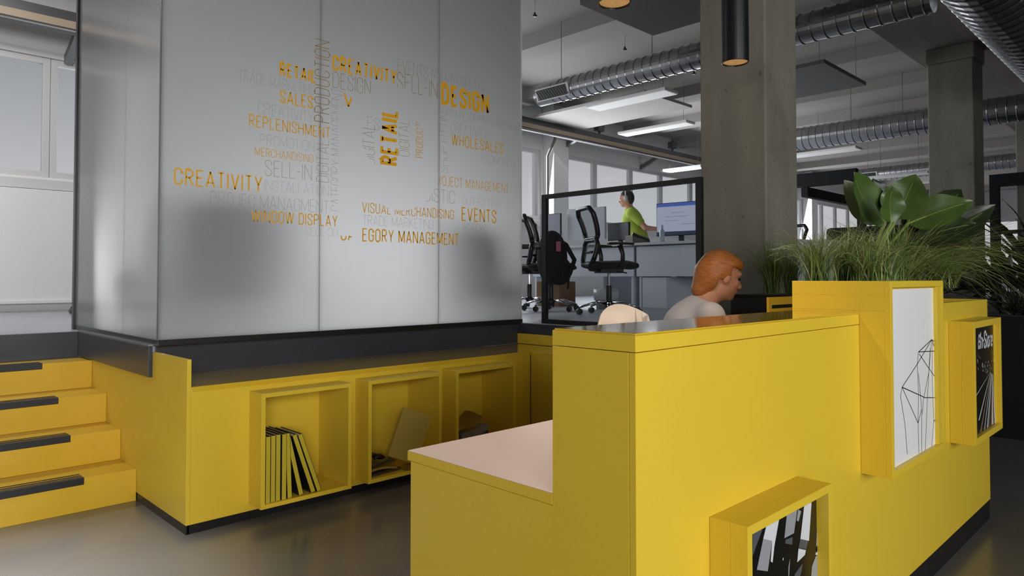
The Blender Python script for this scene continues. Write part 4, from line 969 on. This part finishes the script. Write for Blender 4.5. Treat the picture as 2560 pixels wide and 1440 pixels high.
def mesh_mat():
    m = bpy.data.materials.new('chair_mesh'); m.use_nodes = True; nt = m.node_tree
    for n in list(nt.nodes): nt.nodes.remove(n)
    out = nt.nodes.new('ShaderNodeOutputMaterial'); t = nt.nodes.new('ShaderNodeBsdfTransparent'); d = nt.nodes.new('ShaderNodeBsdfDiffuse'); d.inputs[0].default_value = srgb(190, 192, 198)
    mx = nt.nodes.new('ShaderNodeMixShader'); mx.inputs[0].default_value = .35
    nt.links.new(t.outputs[0], mx.inputs[1]); nt.links.new(d.outputs[0], mx.inputs[2]); nt.links.new(mx.outputs[0], out.inputs[0]); return m
MESHM = mesh_mat()
ch = office_chair('black mesh office chair in side view before the grey desks', (5.66, 4.36, PZ), -0.52)
dup(ch, (5.80, 5.28, PZ), -1.0, 'black office chair draped with a dark jacket behind the frame post')
dup(ch, (6.25, 6.05, PZ), 0.3, 'black office chair half hidden by the glass room edge')
dup(ch, (8.95, 4.05, PZ), 3.0, 'black office chair on the far side of the lit monitor')
dup(ch, tuple(at(270, 600, 7.3).xy)+(PZ,), -.18, 'black chair peeking out behind the left edge of the glass room')
# dark jacket / backpack over the left chair
jk = thing('backpack', 'black backpack with a pink tag hung on the left office chair', 'backpack', tuple(at(1388, 690, 7.62).xy)+(PZ+.42,))
a = at(1380, 640, 7.62)
m = MB(); m.ball((a.x, a.y, a.z-.02), .17, .17, .30, 18, 12); m.ball((a.x+.06, a.y-.05, a.z-.16), .14, .14, .16, 16, 10); m.build('body', BLKF, jk, smooth=True)
m = MB(); q = [at(1395, 600, 7.5), at(1415, 612, 7.48), at(1436, 650, 7.48), at(1424, 685, 7.5), at(1408, 705, 7.55)]; m.ftube(q, .025, .03, FWD, 10); m.build('shoulder_strap', BLKF, jk, smooth=True)
m = MB(); q = [at(1418, 700, 7.5), at(1419, 735, 7.5), at(1417, 722+10, 7.5)]; m.ftube([at(1422, 690, 7.5), at(1420, 720, 7.5), at(1417, 722, 7.5)], .012, .012, FWD, 8); m.build('loose_strap', BLKF, jk)
a = at(1396, 616, 7.40); m = MB(); m.obox(Matrix.Translation(a) @ Matrix((RGT, FWD, UPV)).transposed().to_4x4(), .05, .006, .105); m.build('tag', PINK, jk)

# white shell chair behind the counter
def shell_chair(label, loc, rz, top):
    t = thing('shell_chair', label, 'chair', loc, rz)
    rows = []
    P = [(.24, .47), (.22, .485), (.10, .47), (-.08, .455), (-.18, .47), (-.235, .55), (-.255, .66), (-.27, .78), (-.28, .88), (-.285, top)]
    Wd = [.17, .205, .225, .225, .215, .22, .225, .215, .19, .12]
    n = 11; vs = []
    for k in (0, 1):
        for (x, z), w in zip(P, Wd):
            for j in range(n):
                v = 2*j/(n-1)-1; up = .05*v*v if z < .5 else 0; fw = .09*v*v if z >= .5 else 0
                vs.append((x+fw-(k*.010 if z >= .5 else 0), w*v, z+up-(k*.010 if z < .5 else 0)-(.05*v*v if z > .85 else 0)))
    N = len(P)*n; fs = []
    for i in range(len(P)-1):
        for j in range(n-1):
            a = i*n+j; fs += [(a, a+1, a+n+1, a+n), (N+a, N+a+n, N+a+n+1, N+a+1)]
    for j in range(n-1): fs += [(j, N+j, N+j+1, j+1), (N-n+j, N-n+j+1, 2*N-n+j+1, 2*N-n+j)]
    for i in range(len(P)-1): a = i*n; fs += [(a, a+n, N+a+n, N+a), (a+n-1, N+a+n-1, N+a+2*n-1, a+2*n-1)]
    m = MB(); m.add(vs, fs); m.build('shell', CREAM, t, local=True, smooth=True)
    for sx in (-1, 1):
        for sy in (-1, 1): m = MB(); m.tube([(.12*sx, .12*sy, .445), (.22*sx, .21*sy, 0)], [.014, .010], 8); m.build('leg', WHITEM, t, local=True, smooth=True)
    return t
shell_chair('cream shell chair behind the counter with rounded back', (2.68, 1.90, 0), -2.2, 1.12)

# ------------------------------------------------------------------ people
def sdf_mesh(prims, h, k, skip=None):
    """surface nets over a smooth union of round cones (a,b,ra,rb) and ellipsoids (c,r,R); negative radius marks carving"""
    pts = []
    for p in prims:
        if p[0] == 'c': pts += [np.array(p[1])-p[3], np.array(p[1])+p[3], np.array(p[2])-p[4], np.array(p[2])+p[4]]
        else: pts += [np.array(p[1])-max(p[2]), np.array(p[1])+max(p[2])]
    lo = np.min(pts, 0)-3*h; hi = np.max(pts, 0)+3*h
    n = np.ceil((hi-lo)/h).astype(int)+1
    X, Y, Z = np.meshgrid(*[lo[i]+h*np.arange(n[i]) for i in range(3)], indexing='ij')
    D = np.full(X.shape, 10.0)
    for p in prims:
        if p[0] == 'c':
            a = np.array(p[1], float); b = np.array(p[2], float); ba = b-a; L = ba@ba+1e-9
            t = np.clip(((X-a[0])*ba[0]+(Y-a[1])*ba[1]+(Z-a[2])*ba[2])/L, 0, 1)
            d = np.sqrt((X-a[0]-t*ba[0])**2+(Y-a[1]-t*ba[1])**2+(Z-a[2]-t*ba[2])**2)-(p[3]+(p[4]-p[3])*t)
            kk = p[5] if len(p) > 5 else k
        else:
            c = np.array(p[1], float); R = np.array(p[3], float) if len(p) > 3 else np.eye(3); r = p[2]
            q = np.stack([X-c[0], Y-c[1], Z-c[2]], -1) @ R.T
            s = np.sqrt((q[..., 0]/r[0])**2+(q[..., 1]/r[1])**2+(q[..., 2]/r[2])**2)
            d = (s-1)*min(r); kk = p[4] if len(p) > 4 else k
        hh = np.clip(.5+.5*(D-d)/kk, 0, 1); D = D*(1-hh)+d*hh-kk*hh*(1-hh)
    if skip is not None: D = np.maximum(D, skip(X, Y, Z))
    S = D < 0; idx = -np.ones(X.shape, int); c = [S[i:i+X.shape[0]-1, j:j+X.shape[1]-1, l:l+X.shape[2]-1] for i in (0, 1) for j in (0, 1) for l in (0, 1)]
    cnt = sum(x.astype(int) for x in c); cells = np.argwhere((cnt > 0) & (cnt < 8))
    acc = np.zeros((len(cells), 3)); num = np.zeros(len(cells))
    cor = [(i, j, l) for i in (0, 1) for j in (0, 1) for l in (0, 1)]
    dv = [D[cells[:, 0]+i, cells[:, 1]+j, cells[:, 2]+l] for i, j, l in cor]
    for a in range(8):
        for b in range(a+1, 8):
            if sum(abs(cor[a][q]-cor[b][q]) for q in range(3)) != 1: continue
            m = (dv[a] < 0) != (dv[b] < 0); t = np.where(m, dv[a]/(dv[a]-dv[b]+1e-12), 0)
            p = np.array(cor[a])+(np.array(cor[b])-np.array(cor[a]))*t[:, None]; acc += p*m[:, None]; num += m
    V = lo+h*(cells+acc/np.maximum(num, 1)[:, None]); idx[cells[:, 0], cells[:, 1], cells[:, 2]] = np.arange(len(cells)); fs = []
    for ax in range(3):
        o = [(0, 0, 0), (0, 1, 0), (0, 1, 1), (0, 0, 1)] if ax == 0 else [(0, 0, 0), (0, 0, 1), (1, 0, 1), (1, 0, 0)] if ax == 1 else [(0, 0, 0), (1, 0, 0), (1, 1, 0), (0, 1, 0)]
        sl = [slice(None)]*3; sl2 = [slice(None)]*3; sl[ax] = slice(0, -1); sl2[ax] = slice(1, None)
        e = np.argwhere(S[tuple(sl)] != S[tuple(sl2)]); e = e[(e > 0).all(1)]
        q = [idx[e[:, 0]-x, e[:, 1]-y, e[:, 2]-z] for x, y, z in o]
        ok = np.all(np.array(q) >= 0, 0); fs += [tuple(r) for r in np.stack(q, 1)[ok]]
    return [tuple(v) for v in V], fs

def person(name, label, loc, J, fwd, skin, hair_m, shirt_m, trou_m, hand_pose, hscale=1.0, long_hair=False, headset=False):
    """J: joint positions relative to loc; fwd: facing of the head. Body is one mesh; clothes and hair are children."""
    root = thing(name, label, 'person', loc)
    V3 = lambda p: np.array(p, float)
    j = {k: V3(v) for k, v in J.items()}
    f = V3(fwd); f /= np.linalg.norm(f); up = V3(J.get('headup', (0, 0, 1))); up = up-f*(up@f); up /= np.linalg.norm(up); sd = np.cross(up, f); R = np.stack([f, sd, up])
    H = j['head']; s = hscale
    hp = lambda a, b, c: H+f*a*s+sd*b*s+up*c*s
    pr = [('e', hp(-.012, 0, .025), (.096*s, .076*s, .100*s), R), ('e', hp(.018, 0, -.045), (.070*s, .060*s, .070*s), R),
          ('c', hp(.058, 0, -.085), hp(.066, 0, -.09), .020*s, .018*s, .03), ('c', hp(.088, 0, .015), hp(.106, 0, -.026), .009*s, .015*s, .012),
          ('e', hp(.079, 0, .035), (.018*s, .05*s, .014*s), R, .02), ('e', hp(.084, 0, -.055), (.014*s, .025*s, .012*s), R, .012)]
    for q in (-1, 1): pr += [('e', hp(-.005, .077*q, -.005), (.022*s, .010*s, .033*s), R, .008), ('e', hp(.066, .034*q, -.018), (.02*s, .02*s, .018*s), R, .02)]
    pr.append(('c', H-up*.07*s-f*.012, j['neck'], .054*s, .058*s, .03))
    body = [('c', j['neck'], j['chest'], .060, .13, .05), ('c', j['chest'], j['waist'], .135, .120, .06), ('c', j['waist'], j['hip'], .120, .140, .06), ('c', j['shL'], j['shR'], .062, .062, .06)]
    arms = []
    for q in 'LR':
        arms += [('c', j['sh'+q], j['el'+q], .055, .042, .03), ('c', j['el'+q], j['wr'+q], .040, .027, .02)]
        body.append(('c', (j['hip']+j['hj'+q])/2, j['hj'+q], .12, .105, .06))
    legs = []
    for q in 'LR':
        legs += [('c', j['hj'+q], j['kn'+q], .092, .060, .04), ('c', j['kn'+q], j['an'+q], .058, .038, .03), ('c', j['an'+q]-V3((0, 0, .03)), j['to'+q], .040, .030, .03)]
    hands = []
    for q in 'LR':
        w = j['wr'+q]; d = w-j['el'+q]; d /= np.linalg.norm(d); palm = V3(hand_pose[q]); palm = palm-d*(palm@d); palm /= np.linalg.norm(palm); ac = np.cross(d, palm)*(1 if q == 'L' else -1)
        hands += [('e', w+d*.05, (.047, .038, .016), np.stack([d, ac, palm]), .012)]
        for i, (o, L) in enumerate(((-.028, .062), (-.010, .074), (.009, .070), (.026, .055))):
            k0 = w+d*.082+ac*o; k1 = k0+d*L*.5+palm*.006; k2 = k1+(d*.8+palm*.5)*L*.45; hands += [('c', k0, k1, .0088, .008, .005), ('c', k1, k2, .008, .0065, .004)]
        t0 = w+d*.028-ac*.032; t1 = t0+(d*.6-ac*.7)*.035; t2 = t1+(d*.9+palm*.3)*.03; hands += [('c', t0, t1, .012, .010, .008), ('c', t1, t2, .010, .008, .005)]
    vs, fs = sdf_mesh(pr+body+arms+legs+hands, .0085, .03)
    mb = MB(); mb.add(vs, fs); mb.build('body', skin, root, local=True, smooth=True)
    # face details
    m = MB()
    for q in (-1, 1): m.ball(tuple(hp(.079, .033*q, .008)), .012*s, .012*s, .009*s, 10, 8)
    m.build('eyes', EYE, root, local=True, smooth=True)
    m = MB(); m.ftube([tuple(hp(.092, -.022, -.056)), tuple(hp(.0985, 0, -.055)), tuple(hp(.092, .022, -.056))], .006, .006, tuple(up), 8); m.build('lips', LIP, root, local=True, smooth=True)
    # hair: cap over the skull, face cut away
    hr = [('e', hp(-.020, 0, .038), (.112*s, .090*s, .104*s), R), ('e', hp(-.055, 0, -.01), (.075*s, .085*s, .085*s), R)]
    if long_hair: hr += [('c', hp(-.085, 0, .0), hp(-.10, 0, -.09), .062*s, .045*s, .03), ('e', hp(.03, 0, .085), (.06*s, .07*s, .03*s), R)]
    def cut(X, Y, Z):
        q = np.stack([X-H[0], Y-H[1], Z-H[2]], -1) @ R.T/s
        a = np.minimum(q[..., 0]-.012, .058-q[..., 2]); b = np.minimum(np.minimum(q[..., 0]+.045, -.02-q[..., 2]), 1)
        return np.maximum(a, b*.7)
    vs, fs = sdf_mesh(hr, .008, .03, cut); mb = MB(); mb.add(vs, fs); mb.build('hair', hair_m, root, local=True, smooth=True)
    # shirt and trousers: inflated body, clipped at neckline and cuffs
    g = .014; infl = lambda L: [(p[0], p[1], p[2], p[3]+g, p[4]+g)+tuple(p[5:]) for p in L]
    slv = []
    for q in 'LR':
        if J.get('sleeve', .55) >= 1.5: slv += [('c', j['sh'+q], j['el'+q], .068, .056, .03), ('c', j['el'+q], j['el'+q]+(j['wr'+q]-j['el'+q])*.9, .054, .042, .02)]
        else: slv += [('c', j['sh'+q], j['sh'+q]+(j['el'+q]-j['sh'+q])*.62, .072, .066, .03)]
    nk = j['neck']; 
    def cutn(X, Y, Z):
        ax = (j['neck']-j['chest']); ax = ax/np.linalg.norm(ax)
        return ((X-nk[0])*ax[0]+(Y-nk[1])*ax[1]+(Z-nk[2])*ax[2])-.012
    vs, fs = sdf_mesh(infl(body[:4])+slv, .011, .04, cutn); mb = MB(); mb.add(vs, fs); mb.build('shirt', shirt_m, root, local=True, smooth=True)
    m = MB(); u = (j['neck']-j['chest']); u = u/np.linalg.norm(u); a0 = np.cross(u, sd); a0 /= np.linalg.norm(a0); b0 = np.cross(u, a0)
    m.tube([tuple(nk+u*.005+a0*.068*math.cos(t)+b0*.068*math.sin(t)) for t in np.linspace(0, 2*PI, 21)], .014, 8, False); m.build('collar', shirt_m, root, local=True, smooth=True)
    vs, fs = sdf_mesh([(p[0], p[1], p[2], p[3]+.008, p[4]+.008)+tuple(p[5:]) for p in [('c', j['waist']*.3+j['hip']*.7, j['hip'], .128, .142, .05)]+[b for b in body[4:]]]+[(p[0], p[1], p[2], p[3]+.012, p[4]+.014)+tuple(p[5:]) for i, p in enumerate(legs) if i % 3 < 2], .012, .04)
    mb = MB(); mb.add(vs, fs); mb.build('trousers', trou_m, root, local=True, smooth=True)
    for q in 'LR':
        m = MB(); a, b = j['an'+q], j['to'+q]; m.ftube([tuple(a+V3((0, 0, -.02))-(b-a)*.3), tuple(a*.6+b*.4+V3((0, 0, -.03))), tuple(b+(b-a)*.12)], [.042, .048, .03], [.05, .04, .022], (0, 0, 1), 12); m.build('shoe', BLKP, root, local=True, smooth=True)
    if headset:
        m = MB(); m.tube([tuple(hp(-.01, .095*math.cos(t), .02+.115*math.sin(t))) for t in np.linspace(0, PI, 13)], .010, 8); m.build('headphone_band', WHITEM, root, local=True, smooth=True)
        for q in (-1, 1): m = MB(); m.ball(tuple(hp(-.01, .095*q, 0)), .04*s, .025*s, .045*s, 12, 9); m.build('ear_cup', WHITEM, root, local=True, smooth=True)
    return root
fw = Vector((.80, -.60, 0)).normalized(); sdv = Vector((0, 0, 1)).cross(fw)      # seated person faces right along the desk
def L3(a, b, c): return tuple(fw*a+sdv*b+Vector((0, 0, c)))
person('person', 'seated person with ginger hair and white shirt leaning over the desk', (3.42, 2.25, -.03),
       dict(head=L3(.345, -.02, 1.285), neck=L3(.235, 0, 1.135), chest=L3(.17, 0, 1.0), waist=L3(.05, 0, .76), hip=L3(0, 0, .60), headup=tuple(Vector((0, 0, 1))+fw*.25),
            shL=L3(.21, .175, 1.07), shR=L3(.21, -.175, 1.07), elL=L3(.20, .24, .83), elR=L3(.30, -.26, .84), wrL=L3(.37, .10, .665), wrR=L3(.42, -.44, .80),
            hjL=L3(.03, .09, .56), hjR=L3(.03, -.09, .56), knL=L3(.42, .12, .54), knR=L3(.38, -.13, .54), anL=L3(.34, .12, .10), anR=L3(.30, -.13, .10), toL=L3(.48, .13, .035), toR=L3(.44, -.14, .035), sleeve=2),
       tuple(fw*1+Vector((0, 0, -.25))), SKIN, HAIRO, SHIRTW, TROU, {'L': (0, 0, -1), 'R': (0, 0, -1)}, 1.10, True)
fw = (-RGT*.95+FWD*.25).normalized(); sdv = Vector((0, 0, 1)).cross(fw)          # walking person faces left
a = at(1590, 545, 10.9)
person('person', 'person in lime green polo shirt walking left past the windows', (a.x, a.y, PZ),
       dict(head=L3(.155, 0, 1.60), neck=L3(.10, 0, 1.44), chest=L3(.06, 0, 1.28), waist=L3(-.02, 0, 1.06), hip=L3(-.06, 0, .92),
            shL=L3(.05, .18, 1.37), shR=L3(.07, -.18, 1.37), elL=L3(-.16, .24, 1.13), elR=L3(.12, -.25, 1.10), wrL=L3(-.41, .22, 1.10), wrR=L3(.32, -.22, 1.0),
            hjL=L3(-.06, .09, .88), hjR=L3(-.06, -.09, .88), knL=L3(.08, .10, .47), knR=L3(-.10, -.10, .46), anL=L3(.10, .10, .09), anR=L3(-.36, -.10, .13), toL=L3(.25, .11, .032), toR=L3(-.26, -.10, .035)),
       tuple(fw+Vector((0, 0, -.12))), SKIN, HAIRD, SHIRTG, TROU, {'L': (0, 0, -1), 'R': (0, 0, -1)}, 1.0, False, True)
